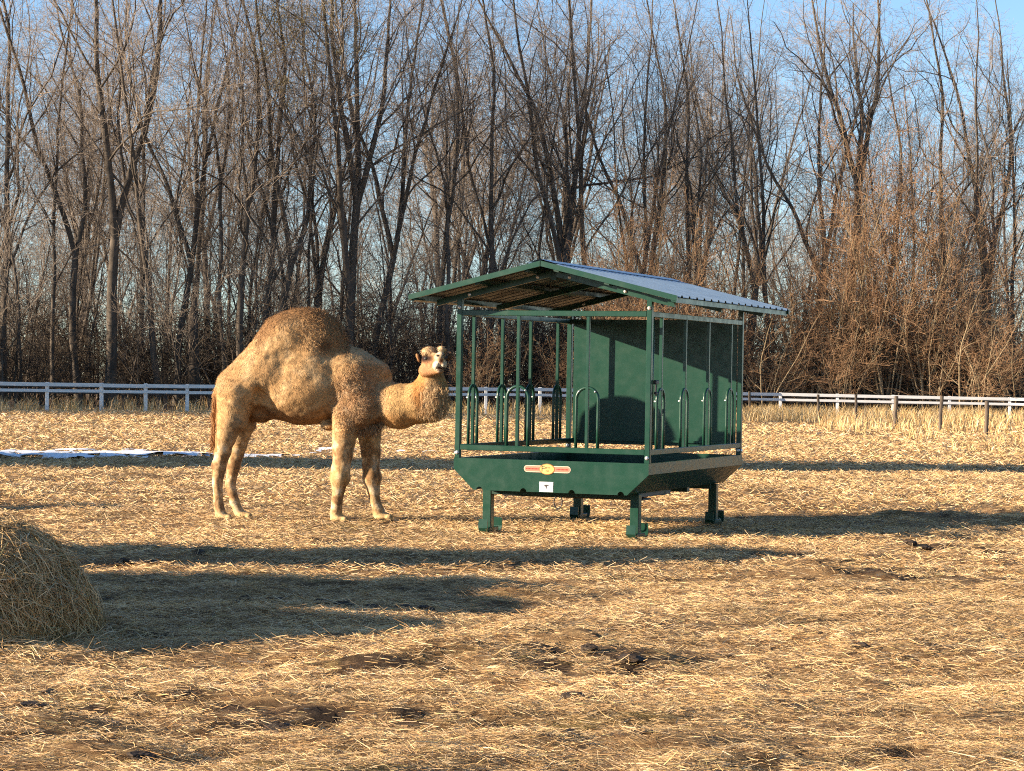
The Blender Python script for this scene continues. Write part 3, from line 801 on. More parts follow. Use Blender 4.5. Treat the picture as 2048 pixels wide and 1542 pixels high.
for y in (.30, 1.2, 2.0, 2.82):
    fbox('floor_beam', -WB / 2 + .03, WB / 2 - .03, y, y + .09, ZB - .052, ZB + .030, M['green_dull'])
fbox('floor_beam', -WB / 2 + .08, WB / 2 - .02, .55, .80, ZB - .075, ZB - .055, M['black_steel'])
fbox('floor_beam', WB / 2 - .16, WB / 2 - .03, .40, 1.45, ZB - .045, ZB + .028, M['black_steel'])
# hay left in the trough is out of sight; loop under the front edge
th = np.linspace(0, 2 * math.pi, 18, endpoint=False)
Vt, ft = tube([(.055 + .042 * math.cos(t), .10, .335 + .062 * math.sin(t)) for t in th], .006, 6, closed=True)
fmesh('tow_ring', Vt, ft, M['black_steel'], True)
# legs and skid feet
for a in (-.754, .754):
    for y in (.337, .337 + 2.583):
        lg = fbox('leg', a - .044, a + .044, y - .044, y + .044, .05, ZB - .002, bev=.006)
        Vk, fk = [], []
        prof = [(-.19, .135), (-.20, .05), (-.165, .0), (.165, .0), (.20, .05), (.19, .135)]
        inn = [(-.178, .133), (-.186, .055), (-.158, .012), (.158, .012), (.186, .055), (.178, .133)]
        poly = prof + inn[::-1]
        n = len(poly); hw = .047
        Vk = [(a - hw, y + .06 + p, z) for p, z in poly] + [(a + hw, y + .06 + p, z) for p, z in poly]
        sidef = [[i, (i + 1) % n, n + (i + 1) % n, n + i] for i in range(n)]
        cap = []
        for i in range(5):
            j = n - 1 - i
            cap += [[i, i + 1, j - 1, j], [n + j, n + j - 1, n + i + 1, n + i]]
        sk = fmesh('skid_foot', Vk, [np.array(sidef + cap)])
        me = sk.data; bm = bmesh.new(); bm.from_mesh(me); bmesh.ops.recalc_face_normals(bm, faces=bm.faces); bm.to_mesh(me); bm.free()
        fbox('foot_plate', a - .043, a + .043, y - .07, y + .17, .014, .052)
# posts and rails
def roof_z(x): return ZK - (ZK - ZE) * abs(x) / (RW / 2)
for x in (-1, 1):
    for y in (Y0, Y1 - T):
        a, b_ = sorted((x * xo, x * (xo - T)))
        fbox('post', a, b_, y, y + T, ZT - .10 if False else ZT - .004, roof_z(xo) - .062, bev=.005)
zr0, zb0, zb1 = ZR - T, .806, .858
xi = xo - T - .001
fbox('top_rail', -xi, xi, Y0 + .002, Y0 + T - .002, zr0, ZR)
fbox('bottom_rail', -xi, xi, Y0 + .002, Y0 + T - .002, zb0, zb1)
fbox('top_rail', -xi, xi, Y1 - T + .002, Y1 - .002, zr0, ZR)
fbox('bottom_rail', -xi, xi, Y1 - T + .002, Y1 - .002, zb0, zb1)
for s in (-1, 1):
    a, b_ = sorted((s * (xo - .002), s * (xo - T + .002)))
    fbox('top_rail', a, b_, Y0 + T + .001, Y1 - T - .001, zr0, ZR)
    fbox('bottom_rail', a, b_, Y0 + T + .001, Y1 - T - .001, zb0, zb1)
# feeding hoops with their centre bars
HZ, HR = 1.318, .109
def hoop(cx, cy, along_y):
    pts = [(-HR, zb1 - .004), (-HR, 1.05), (-HR, HZ - .02)]
    pts += [(-HR * math.cos(t), HZ + HR * math.sin(t)) for t in np.linspace(.08, math.pi - .08, 13)]
    pts += [(HR, HZ - .02), (HR, 1.05), (HR, zb1 - .004)]
    P = [(cx, cy + p, z) if along_y else (cx + p, cy, z) for p, z in pts]
    Vh, fh = tube(P, .0155, 8)
    o = fmesh('hoop', Vh, fh, None, True)
    h = .0155
    fbox('centre_bar', cx - h, cx + h, cy - h, cy + h, zb1 - .003, zr0 + .003, bev=.003)
    for p in (-HR, HR):
        q = (cx - .004 - (.014 if not along_y else 0), cy + p, 0) if along_y else (cx + p, cy, 0)
        bolt((cx - .016, cy + p, HZ - .01) if along_y else (cx + p * .75, cy - .014, HZ + HR * .66), (-1, 0, 0) if along_y else (0, -1, 0), .009)
def bolt(p, nrm, r=.019, h=.012):
    d = Vector(nrm); q = d.to_track_quat('Z', 'Y').to_matrix()
    V, k = [], 10
    for z, rr in ((-.004, r), (h * .45, r), (h * .5, r * .72), (h, r * .62)):
        V += [tuple(Vector(p) + q @ Vector((rr * math.cos(2 * math.pi * i / k), rr * math.sin(2 * math.pi * i / k), z))) for i in range(k)]
    f = [[j * k + i, j * k + (i + 1) % k, (j + 1) * k + (i + 1) % k, (j + 1) * k + i] for j in range(3) for i in range(k)]
    fmesh('bolt', V, [np.array(f), np.array([[3 * k + i for i in range(k)]])], M['zinc'], True)
for cx in (-.352, .352): hoop(cx, Y0 + T / 2, False)
for s in (-1, 1):
    for cy in (.40, 1.16, 1.95, 2.76): hoop(s * (xo - T / 2), cy, True)
# back sheet
fbox('back_panel', -xo + T + .03, xo - T - .004, Y1 - T - .008, Y1 - T - .002, zb1 - .02, zr0 + .008, bev=0)
fbox('panel_flange', -xo + T + .03, xo - T - .004, Y1 - T - .030, Y1 - T - .0085, zb1 - .018, zb1 + .006, bev=.002)
# gate stile and latch on the right-hand side
Vt, ft = tube([(xo - .026, Y0 + T + .075, zb1), (xo - .026, Y0 + T + .075, 1.5), (xo - .026, Y0 + T + .075, zr0)], .012, 8)
fmesh('gate_stile', Vt, ft, None, True)
lt = fbox('latch', xo + .0, xo + .03, Y0 + T + .02, Y0 + T + .11, 1.47, 1.51, M['black_steel'], .006)
fbox('latch_bolt', xo + .004, xo + .022, Y0 + T + .05, Y0 + T + .075, 1.36, 1.469, M['black_steel'], .006, parent=lt)
fbox('latch_knob', xo + .0, xo + .028, Y0 + T + .03, Y0 + T + .095, 1.375, 1.40, M['black_steel'], .008, parent=lt)
# bolts on posts
for x in (-xo + T / 2, xo - T / 2):
    bolt((x, Y0, .780), (0, -1, 0)); bolt((x, Y0, ZR + .028), (0, -1, 0))
    bolt((x, Y1 - T, .780), (0, -1, 0)); bolt((x, Y1 - T, ZR + .028), (0, -1, 0))
bolt((xo, Y1 - T / 2, .775), (1, 0, 0)); bolt((-xo, Y0 + T / 2, .775), (-1, 0, 0))
# rafters (square tubes under the sheets) and purlins
sl_ = (ZK - ZE) / (RW / 2); ang = math.atan(sl_)
def slope_bar(name, s, x0, x1, y0, y1, dz0, dz1, m=None):
    """bar lying along the roof slope on side s; dz below the roof line"""
    poly = [(s * x0, roof_z(x0) + dz0), (s * x1, roof_z(x1) + dz0), (s * x1, roof_z(x1) + dz1), (s * x0, roof_z(x0) + dz1)]
    if s < 0: poly = poly[::-1]
    Vp, fp = prism(poly, y0, y1)
    o = fmesh(name, Vp, fp, m)
    bm = bmesh.new(); bm.from_mesh(o.data); bmesh.ops.recalc_face_normals(bm, faces=bm.faces); bm.to_mesh(o.data); bm.free()
    return o
for s in (-1, 1):
    for y in (Y0 + .001, 1.566, Y1 - T - .001):
        slope_bar('rafter', s, .028, 1.20, y, y + T - .004, -.122, -.064)
    slope_bar('gable_trim', s, .004, RW / 2, RF - .004, RF + .030, -.045, .006)
    slope_bar('gable_trim', s, .004, RW / 2, RF + RL - .030, RF + RL + .004, -.045, .006)
    for x in (.12, .62, 1.27):
        slope_bar('purlin', s, x, x + .05, RF + .035, RF + RL - .035, -.062, -.016, M['green_dull'] if x < 1 else None)
    for x, y in ((.16, Y0), (.72 if s > 0 else .86, Y0), (.16, Y1 - T - .001), (.8, Y1 - T - .001)):
        bolt((s * x, y, roof_z(x) - .093), (0, -1, 0), .017)
fbox('ridge_tie', -.03, .03, Y0, Y0 + T, ZK - .16, ZK - .075, M['green_dull'])
fbox('ridge_tie', -.03, .03, Y1 - T, Y1, ZK - .16, ZK - .075, M['green_dull'])
# corrugated sheets
prof = []
nr = 17; pw = RL / nr
for i in range(nr):
    y = RF + i * pw
    prof += [(y + .002, 0), (y + pw * .36, 0), (y + pw * .42, .019), (y + pw * .58, .019), (y + pw * .64, 0)]
prof.append((RF + RL - .002, 0))
for s in (-1, 1):
    V = []
    for x in (.004, RW / 2 + .012):
        for y, z in prof:
            V.append((s * x, y, roof_z(x) - .014 + z + .010))
    for x in (.004, RW / 2 + .012):
        for y, z in prof:
            V.append((s * x, y, roof_z(x) - .014 + z + .0085))
    n = len(prof)
    f = []
    for i in range(n - 1):
        q = [i, i + 1, n + i + 1, n + i]; q2 = [2 * n + i, 3 * n + i, 3 * n + i + 1, 2 * n + i + 1]
        f += [q if s < 0 else q[::-1], q2 if s < 0 else q2[::-1]]
        e = [n + i, n + i + 1, 3 * n + i + 1, 3 * n + i]; f.append(e if s < 0 else e[::-1])
    o = fmesh('roof_sheet', V, [np.array(f)], M['galv_sky_tint'])
    o.data.materials.append(M['sheet_back_shade'])
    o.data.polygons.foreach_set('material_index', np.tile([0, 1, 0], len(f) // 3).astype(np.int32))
for s in (-1, 1):
    V = [(0, RF - .002, ZK + .022), (0, RF + RL + .002, ZK + .022), (s * .14, RF + RL + .002, roof_z(.14) + .018), (s * .14, RF - .002, roof_z(.14) + .018)]
    fmesh('ridge_cap', V, [np.array([[0, 1, 2, 3]] if s < 0 else [[3, 2, 1, 0]])], M['galv_sky_tint'])
# maker's badge and sticker on the front panel
yb = -.0015
def flat(name, poly, y, m, parent=None, t=.0012):
    Vp, fp = prism(poly, y - t, y)
    o = fmesh(name, Vp, fp, m, parent=parent)
    bm = bmesh.new(); bm.from_mesh(o.data); bmesh.ops.recalc_face_normals(bm, faces=bm.faces); bm.to_mesh(o.data); bm.free()
    return o
def capsule(x0, x1, z, r, sk=0.0):
    p = [(x0 + r + r * math.cos(t), z + r * math.sin(t)) for t in np.linspace(math.pi / 2, 1.5 * math.pi, 9)]
    p += [(x1 - r + r * math.cos(t), z + r * math.sin(t)) for t in np.linspace(-math.pi / 2, math.pi / 2, 9)]
    return p
def oval(x, z, a, b_): return [(x + a * math.cos(t), z + b_ * math.sin(t)) for t in np.linspace(0, 2 * math.pi, 28, endpoint=False)]
zc, xc_ = .648, -.023
badge = flat('badge', capsule(-.259, .213, zc, .032), yb, M['decal_cream'])
flat('badge_band', capsule(-.252, .206, zc, .025), yb - .0014, M['decal_red'], badge)
flat('badge_rim', oval(xc_, zc, .078, .052), yb - .0028, M['decal_rim'], badge)
flat('badge_oval', oval(xc_, zc, .070, .045), yb - .0042, M['decal_gold'], badge)
def lettering(body, size, x, z, y, m, parent, align='CENTER'):
    cu = bpy.data.curves.new('lettering', 'FONT'); cu.body = body; cu.size = size; cu.align_x = align; cu.align_y = 'CENTER'; cu.extrude = .0004
    ob = bpy.data.objects.new('tmp', cu)
    me = bpy.data.meshes.new_from_object(ob); bpy.data.objects.remove(ob)
    me.name = 'lettering'; me.materials.clear(); me.materials.append(m)
    me.transform(Matrix.Translation((x, y, z)) @ Matrix.Rotation(math.pi / 2, 4, 'X'))
    return link('lettering', me, parent)
lettering('F', .080, xc_ - .042, zc, yb - .0062, M['ink'], badge)
lettering('arm', .036, xc_ + .004, zc + .016, yb - .0062, M['ink'], badge)
lettering('co', .036, xc_ + .004, zc - .016, yb - .0062, M['ink'], badge)
for k in range(9):                                                     # the small lines on the red band
    x = -.236 + k * .0145
    flat('lettering', [(x, zc - .006), (x + .010, zc - .006), (x + .010, zc + .006), (x, zc + .006)], yb - .0030, M['ink_red'], badge, .0006)
    x = .072 + k * .0135
    flat('lettering', [(x, zc - .006), (x + .009, zc - .006), (x + .009, zc + .006), (x, zc + .006)], yb - .0030, M['ink_red'], badge, .0006)
st = flat('sticker', [(-.100, .432), (.040, .432), (.038, .47), (.040, .527), (-.100, .527), (-.098, .47)], yb, M['sticker'])
bx, bz = -.030, .492
bull = [(-.033, .010), (-.02, .006), (-.010, .010), (0, .012), (.010, .010), (.02, .006), (.033, .010), (.022, -.001), (.011, -.004), (.006, -.016), (.004, -.030), (-.004, -.030), (-.006, -.016), (-.011, -.004), (-.022, -.001)]
flat('bull_head_mark', [(bx + x, bz + z) for x, z in bull], yb - .0016, M['ink'], st)

# ------------------------------------------------------------------ camel
CD = 24.05
PX = F / CD                                                            # photo pixels per metre at the camel
def cpt(u, v, dy=0.0):
    p = at(u, v, CD + dy); return np.array(p)
org = np.array(gp(600, 1042)); org = np.array([at(600, 800, CD).x, CD, 0.0])
VOX = .0135
lo = np.array([cpt(415, 800)[0] - .08, CD - .92, -.03]); hi = np.array([cpt(905, 800)[0] + .12, CD + .50, 2.28])
dims = np.ceil((hi - lo) / VOX).astype(int) + 1
SD = np.full(dims, 1.0, np.float32)
axx = [lo[i] + np.arange(dims[i]) * VOX for i in range(3)]
def sub(bmin, bmax):
    a = np.clip(np.floor((bmin - lo) / VOX).astype(int), 0, dims - 1); b2 = np.clip(np.ceil((bmax - lo) / VOX).astype(int) + 1, 1, dims)
    return tuple(slice(a[i], b2[i]) for i in range(3))
def smin(S, d, k):
    cur = SD[S]
    h = np.clip(.5 + .5 * (cur - d) / k, 0, 1)
    SD[S] = cur * (1 - h) + d * h - k * h * (1 - h)
def grid(S):
    return np.meshgrid(axx[0][S[0]], axx[1][S[1]], axx[2][S[2]], indexing='ij')
def ell(u, v, ru, rv, ry, dy=0.0, k=.05, rot=0.0):
    c = cpt(u, v, dy); r = np.array([ru / PX, ry, rv / PX]); m = max(r) + k + .05
    S = sub(c - m, c + m); X, Y, Z = grid(S)
    X, Y, Z = X - c[0], Y - c[1], Z - c[2]
    if rot: X, Z = X * math.cos(rot) + Z * math.sin(rot), -X * math.sin(rot) + Z * math.cos(rot)
    k0 = np.sqrt((X / r[0]) ** 2 + (Y / r[1]) ** 2 + (Z / r[2]) ** 2) + 1e-6
    k1 = np.sqrt((X / r[0] ** 2) ** 2 + (Y / r[1] ** 2) ** 2 + (Z / r[2] ** 2) ** 2) + 1e-6
    smin(S, (k0 * (k0 - 1) / k1).astype(np.float32), k)
def cone(a, b_, k=.03, flaty=1.0):
    """round cone between (u,v,r px,dy) and (u,v,r px,dy)"""
    A, B = cpt(a[0], a[1], a[3]), cpt(b_[0], b_[1], b_[3]); ra, rb = a[2] / PX, b_[2] / PX
    m = max(ra, rb) * max(1, flaty) + k + .05
    S = sub(np.minimum(A, B) - m, np.maximum(A, B) + m); X, Y, Z = grid(S)
    d = B - A; L2 = d @ d
    t = np.clip(((X - A[0]) * d[0] + (Y - A[1]) * d[1] + (Z - A[2]) * d[2]) / L2, 0, 1)
    dist = np.sqrt((X - A[0] - t * d[0]) ** 2 + ((Y - A[1] - t * d[1]) / flaty) ** 2 + (Z - A[2] - t * d[2]) ** 2)
    smin(S, (dist - (ra + (rb - ra) * t)).astype(np.float32), k)
def chain(pts, k=.03, flaty=1.0):
    for a, b_ in zip(pts[:-1], pts[1:]): cone(a, b_, k, flaty)

ell(611, 771, 107, 79, .375, 0, .05, .04)          # barrel
ell(603, 702, 90, 85, .27, 0, .10)                 # hump
ell(628, 690, 58, 62, .22, 0, .10)
cone((487, 774, 46, 0), (573, 680, 49, 0), .06, 1.12)   # the straight line from rump to hump
for s in (-1, 1):
    cone((535, 745, 52, s * .07), (480, 780, 46, s * .10), .08)       # croup and haunches
ell(700, 775, 62, 78, .32, 0, .07)                 # chest
for s in (-1, 1):
    cone((704, 760, 46, s * .10), (722, 815, 45, s * .16), .06)       # shoulders
cone((690, 742, 50, 0), (744, 757, 40, 0), .07)    # withers
ell(735, 835, 32, 28, .22, 0, .05)                 # brisket
ell(660, 851, 19, 10, .11, -.05, .05)                  # chest pad
ell(520, 824, 30, 22, .13, .04, .08)                # groin
# neck
chain([(750, 800, 46, -.05), (800, 812, 43, -.18), (838, 806, 38, -.25), (862, 778, 32, -.27), (862, 742, 22, -.27)], .04)
ell(868, 805, 27, 36, .16, -0.320, .05)              # beard bulk
# head, turned towards us
ell(864, 722, 21, 24, .15, -0.340, .04)
ell(858, 703, 16, 10.5, .09, -0.400, .02); ell(882, 701, 9.5, 8.5, .07, -0.400, .015)
cone((868, 723, 18, -0.400), (881, 719, 11.5, -0.630), .03)
ell(880.5, 714, 11, 12, .08, -0.640, .018); ell(874, 731, 8.5, 8, .07, -0.620, .015); ell(887, 729, 7.5, 8, .07, -0.620, .015); ell(880, 741, 8.5, 6, .07, -0.590, .015)
cone((852, 741, 14.5, -0.380), (874, 740, 8.5, -0.560), .015)
ell(836, 715, 4.2, 9.5, .03, -0.280, .008, .35); ell(899, 713, 4.2, 10, .03, -0.280, .008, -.35)      # ears
# hind legs
chain([(470, 785, 38, -.15), (463, 838, 30.5, -.16), (452, 875, 20, -.16), (446, 905, 16, -.16), (438, 935, 13.5, -.16), (435, 968, 9.8, -.16), (437, 1005, 9.2, -.16), (441, 1026, 11, -.16)], .018)
ell(484, 838, 9, 10, .07, -.17, .03); ell(429, 929, 6, 9, .045, -.16, .02)
chain([(480, 790, 36, .15), (488, 845, 24, .16), (476, 895, 16, .17), (467, 932, 13.5, .18), (461, 968, 10, .18), (469, 1003, 9.2, .18), (477, 1022, 10.5, .18)], .03)
# the hollow of the flank in front of the thigh
c = cpt(524, 806, -.34); r = np.array([17 / PX, .15, 34 / PX]); S = sub(c - .35, c + .35); X, Y, Z = grid(S); X, Y, Z = X - c[0], Y - c[1], Z - c[2]
X, Z = X * math.cos(.35) + Z * math.sin(.35), -X * math.sin(.35) + Z * math.cos(.35)
k0 = np.sqrt((X / r[0]) ** 2 + (Y / r[1]) ** 2 + (Z / r[2]) ** 2) + 1e-6; k1 = np.sqrt((X / r[0] ** 2) ** 2 + (Y / r[1] ** 2) ** 2 + (Z / r[2] ** 2) ** 2) + 1e-6
dcv = -(k0 * (k0 - 1) / k1); cur = SD[S]; h = np.clip(.5 - .5 * (cur - dcv) / .03, 0, 1)
SD[S] = cur * (1 - h) + dcv * h + .03 * h * (1 - h)
chain([(470, 785, 38, -.17), (466, 838, 30.5, -.17)], .015)
# front legs
chain([(700, 825, 38, -.17), (690, 868, 25, -.18), (686, 905, 20, -.18), (681, 935, 18.5, -.18), (680, 956, 20.5, -.18), (677, 978, 13, -.18), (674, 1003, 10.5, -.18), (672, 1026, 12.5, -.18)], .02)
chain([(732, 830, 36, .15), (739, 870, 23, .16), (741, 905, 19.5, .16), (742, 935, 17.5, .16), (744, 956, 19.5, .16), (747, 980, 12, .16), (750, 1003, 10.5, .16), (757, 1022, 12.5, .16)], .02)
# pads
for u, v, dy, w in ((448, 1034, -.16, 16), (487, 1030, .18, 17), (678, 1038, -.18, 18), (766, 1033, .16, 19)):
    ell(u, v, w, 8.0, .085, dy, .02)
    for q in (-1, 1): ell(u + w * .62, v + 1.5, w * .45, 6.5, .038, dy + q * .045 - .02, .008)
# tail
chain([(441, 760, 6, .0), (430, 790, 4.2, -.02), (427, 850, 3.6, -.03), (426, 885, 4.5, -.03)], .015)
# the loose wool gives an uneven surface
Xg, Yg, Zg = np.meshgrid(*axx, indexing='ij')
near = np.abs(SD) < .06
xn, yn, zn = Xg[near], Yg[near], Zg[near]
SD[near] += (0.018 * (fbm(xn / .16, yn / .16, zn / .16, seed=5, o=2) - .5) + 0.011 * (vnoise(xn / .05, yn / .05, zn / .05, seed=8) - .5)).astype(np.float32) * np.clip((zn - .15) / .5, .15, 1)

def surface_nets(S, lo, vox):
    inside = S < 0
    nx, ny, nz = S.shape
    corner = [(i, j, k) for i in (0, 1) for j in (0, 1) for k in (0, 1)]
    c = sum(inside[i:nx - 1 + i, j:ny - 1 + j, k:nz - 1 + k].astype(np.int8) for i, j, k in corner)
    act = (c > 0) & (c < 8)
    ii = np.argwhere(act); idx = -np.ones(act.shape, int); idx[act] = np.arange(len(ii))
    acc = np.zeros((len(ii), 3)); cntv = np.zeros(len(ii))
    vals = {cc: S[ii[:, 0] + cc[0], ii[:, 1] + cc[1], ii[:, 2] + cc[2]] for cc in corner}
    for a in corner:
        for ax in range(3):
            if a[ax]: continue
            b2 = list(a); b2[ax] = 1; b2 = tuple(b2)
            va, vb = vals[a], vals[b2]
            m = (va < 0) != (vb < 0)
            t = np.where(m, va / np.where(va - vb == 0, 1, va - vb), 0)
            p = np.tile(np.array(a, float), (len(ii), 1)); p[:, ax] = t
            acc[m] += p[m]; cntv[m] += 1
    V = lo + (ii + acc / cntv[:, None]) * vox
    quads = []
    for ax in range(3):
        sl0 = [slice(None)] * 3; sl1 = [slice(None)] * 3
        sl0[ax] = slice(0, -1); sl1[ax] = slice(1, None)
        x = inside[tuple(sl0)] != inside[tuple(sl1)]
        e = np.argwhere(x)
        o1, o2 = (ax + 1) % 3, (ax + 2) % 3
        e = e[(e[:, o1] > 0) & (e[:, o2] > 0) & (e[:, o1] < S.shape[o1] - 1) & (e[:, o2] < S.shape[o2] - 1)]
        def g(d1, d2):
            q = e.copy(); q[:, o1] -= d1; q[:, o2] -= d2; return idx[q[:, 0], q[:, 1], q[:, 2]]
        q = np.stack([g(1, 1), g(0, 1), g(0, 0), g(1, 0)], 1)
        flip = inside[e[:, 0], e[:, 1], e[:, 2]]
        q[~flip] = q[~flip][:, ::-1]
        quads.append(q)
    return V, np.concatenate(quads)
CV, CF = surface_nets(SD, lo, VOX)
# normals
fn = np.cross(CV[CF[:, 2]] - CV[CF[:, 0]], CV[CF[:, 3]] - CV[CF[:, 1]])
VN = np.zeros_like(CV)
for k in range(4): np.add.at(VN, CF[:, k], fn)
VN /= np.linalg.norm(VN, axis=1, keepdims=True) + 1e-12

def to_px(P):
    """world -> photo pixel"""
    d = P - np.array([0, 0, CAMH])
    f = d @ np.array(fwd); x = d @ np.array(xc) / f * F; y = -(d @ np.array(yc)) / f * F
    return 1024 + x, 771 + y
def sstep(a, b_, x): t = np.clip((x - a) / (b_ - a), 0, 1); return t * t * (3 - 2 * t)
def blob(u, v, cu, cv, ru, rv, e=.35):
    return 1 - sstep(1 - e, 1 + e, np.sqrt(((u - cu) / ru) ** 2 + ((v - cv) / rv) ** 2))
def coat(P, N):
    """coat colour by body region, with shade painted under belly and groin; also hair length"""
    u, v = to_px(P); n = len(P)
    C = np.tile(np.array([.455, .275, .122]), (n, 1))
    lenh = np.full(n, .026)
    nz = fbm(P[:, 0] / .13, P[:, 1] / .13, P[:, 2] / .13, seed=71, o=3)
    nl = fbm(P[:, 0] / .055, P[:, 1] / .055, P[:, 2] / .08, seed=75, o=2)
    nf = vnoise(P[:, 0] / .035, P[:, 1] / .035, P[:, 2] / .035, seed=77)
    def mixc(w, c, L=None):
        nonlocal C, lenh
        w = np.clip(w, 0, 1); C = C * (1 - w[:, None]) + np.array(c) * w[:, None]
        if L is not None: lenh = lenh * (1 - w) + L * w
    mixc(sstep(.48, .62, nz) * .45, (.55, .38, .205))
    mixc(sstep(.55, .30, nz) * .35, (.38, .20, .08))
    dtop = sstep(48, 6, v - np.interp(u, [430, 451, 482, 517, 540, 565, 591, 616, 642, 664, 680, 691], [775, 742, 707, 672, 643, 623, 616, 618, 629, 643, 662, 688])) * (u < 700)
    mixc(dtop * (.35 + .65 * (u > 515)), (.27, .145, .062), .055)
    mixc(blob(u, v, 655, 672, 45, 40) * .6, (.36, .205, .09), .050)
    mixc(blob(u, v, 650, 690, 14, 14) * .7, (.14, .06, .025))
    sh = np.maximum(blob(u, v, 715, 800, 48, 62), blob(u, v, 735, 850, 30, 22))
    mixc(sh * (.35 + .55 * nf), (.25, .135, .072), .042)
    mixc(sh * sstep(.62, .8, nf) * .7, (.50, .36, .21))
    mixc(blob(u, v, 735, 715, 40, 14) * .5, (.55, .42, .24), .04)
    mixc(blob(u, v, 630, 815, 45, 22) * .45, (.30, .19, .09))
    nk = sstep(762, 785, u) * (v > 690)
    mixc(nk, (.47, .288, .118), .030)
    mixc(blob(u, v, 800, 842, 48, 18) * .6, (.40, .20, .075))
    mixc(nk * blob(u, v, 872, 805, 38, 45), (.46, .30, .155), .060)
    mixc(nk * blob(u, v, 838, 775, 12, 40) * .8, (.46, .20, .055), .045)
    hd = blob(u, v, 866, 722, 42, 36, .2) * (P[:, 1] < CD + .1)
    mixc(hd, (.36, .19, .085), .016)
    mixc(blob(u, v, 856, 700, 18, 9) * hd, (.56, .37, .20), .035)
    mixc(blob(u, v, 884, 698, 10, 8) * hd, (.60, .42, .24), .03)
    mixc(blob(u, v, 852, 717, 14, 10, .5) * hd, (.022, .009, .006), .01)
    mixc(blob(u, v, 857, 738, 14, 15, .4) * hd * .7, (.30, .145, .07), .014)
    mz = (P[:, 1] < CD - .46)
    mixc(blob(u, v, 881, 714, 12, 13, .25) * mz, (.52, .39, .25), .008)
    mixc(blob(u, v, 873, 731, 7.5, 9, .25) * mz, (.62, .53, .40), .008)
    mixc(blob(u, v, 889, 729, 6, 9, .25) * mz, (.64, .56, .44), .008)
    mixc(blob(u, v, 881, 741, 8, 5.5, .25) * mz, (.34, .23, .155), .008)
    mixc(blob(u, v, 882.5, 722, 4.5, 7, .35) * mz, (.24, .12, .065), .005)
    mixc(blob(u, v, 876, 711, 4.2, 2.2, .3) * mz, (.035, .02, .012), .004)
    mixc(blob(u, v, 887, 709.5, 3, 2.2, .3) * mz, (.05, .03, .02), .004)
    mixc(blob(u, v, 881, 735.5, 10, 1.7, .3) * mz, (.10, .045, .03), .004)
    mixc(blob(u, v, 899, 708, 9, 15), (.16, .09, .05), .02)
    leg = sstep(862, 900, v)
    mixc(leg * .9, (.43, .275, .135), .016)
    mixc(leg * sstep(.52, .64, nl) * .8, (.20, .105, .045))
    mixc(leg * sstep(.46, .34, nl) * .8, (.56, .44, .29))
    mixc(blob(u, v, 470, 858, 22, 26) * .75, (.22, .15, .085), .012)
    mixc(blob(u, v, 690, 960, 10, 12) * .6, (.20, .11, .05))
    mixc(blob(u, v, 681, 950, 20, 20) * (u < 705) * .5, (.55, .34, .13))
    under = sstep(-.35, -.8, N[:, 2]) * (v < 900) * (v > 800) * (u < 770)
    mixc(under * .85, (.16, .085, .04), .012)  # belly shade painted in where the surface faces down
    mixc(blob(u, v, 524, 838, 34, 24) * .7, (.13, .065, .03), .012)  # shade of the gap between thigh and belly, painted in
    mixc(sstep(1018, 1034, v), (.52, .36, .17), .008)
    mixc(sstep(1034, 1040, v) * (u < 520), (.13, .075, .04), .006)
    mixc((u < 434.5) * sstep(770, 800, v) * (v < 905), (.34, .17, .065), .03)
    nk2 = vnoise(P[:, 0] / .022, P[:, 1] / .022, P[:, 2] / .03, seed=79)
    return C * (.78 + .20 * nf + .24 * nk2)[:, None], lenh
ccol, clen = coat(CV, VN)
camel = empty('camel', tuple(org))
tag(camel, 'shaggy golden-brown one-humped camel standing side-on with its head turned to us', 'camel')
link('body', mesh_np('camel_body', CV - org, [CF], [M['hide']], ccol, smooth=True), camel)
# hair
area = np.linalg.norm(fn, axis=1)
NH = 150000
fi = rng.choice(len(CF), NH, p=area / area.sum())
a, b_ = rng.uniform(0, 1, (2, NH, 1))
q = CF[fi]
P = CV[q[:, 0]] * (1 - a) * (1 - b_) + CV[q[:, 1]] * a * (1 - b_) + CV[q[:, 2]] * a * b_ + CV[q[:, 3]] * (1 - a) * b_
N = VN[q].mean(1); N /= np.linalg.norm(N, axis=1, keepdims=True) + 1e-9
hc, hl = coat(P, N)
keep = (P[:, 2] > .06)
P, N, hc, hl = P[keep], N[keep], hc[keep], hl[keep]; n = len(P)
grain = np.stack([-.45 + .8 * (vnoise(P[:, 0] / .12, P[:, 1] / .12, P[:, 2] / .12, seed=90) - .5), np.zeros(n), -1 + .6 * (vnoise(P[:, 0] / .1, P[:, 1] / .1, P[:, 2] / .1, seed=93) - .5)], 1)
uu, vv = to_px(P)
curl = np.clip(blob(uu, vv, 715, 800, 55, 75) + blob(uu, vv, 655, 660, 60, 45) + .25, 0, 1)
grain = grain + rng.normal(0, 1, (n, 3)) * (.25 + .75 * curl)[:, None]
t = grain - N * (grain * N).sum(1, keepdims=True); t /= np.linalg.norm(t, axis=1, keepdims=True) + 1e-9
d = t + N * (rng.uniform(.05, .22, (n, 1)) + rng.uniform(0, .45, (n, 1)) * np.clip(curl - .25, 0, 1)[:, None]); d /= np.linalg.norm(d, axis=1, keepdims=True)
L = hl * rng.uniform(.6, 1.5, n) * np.where(vv > 870, .7, 1)
Vh, Fh, Ch = ribbons(P - N * .003 + d * (L * .5)[:, None], d, L, rng.uniform(.0020, .0040, n), rng.normal(0, .05, n) * L * (1 + 3 * np.clip(curl - .25, 0, 1)), np.clip(hc * rng.uniform(.92, 1.08, (n, 1)), 0, .85), 2, N + rng.normal(0, 1, (n, 3)) * (.75 * np.clip(curl - .25, 0, 1))[:, None])
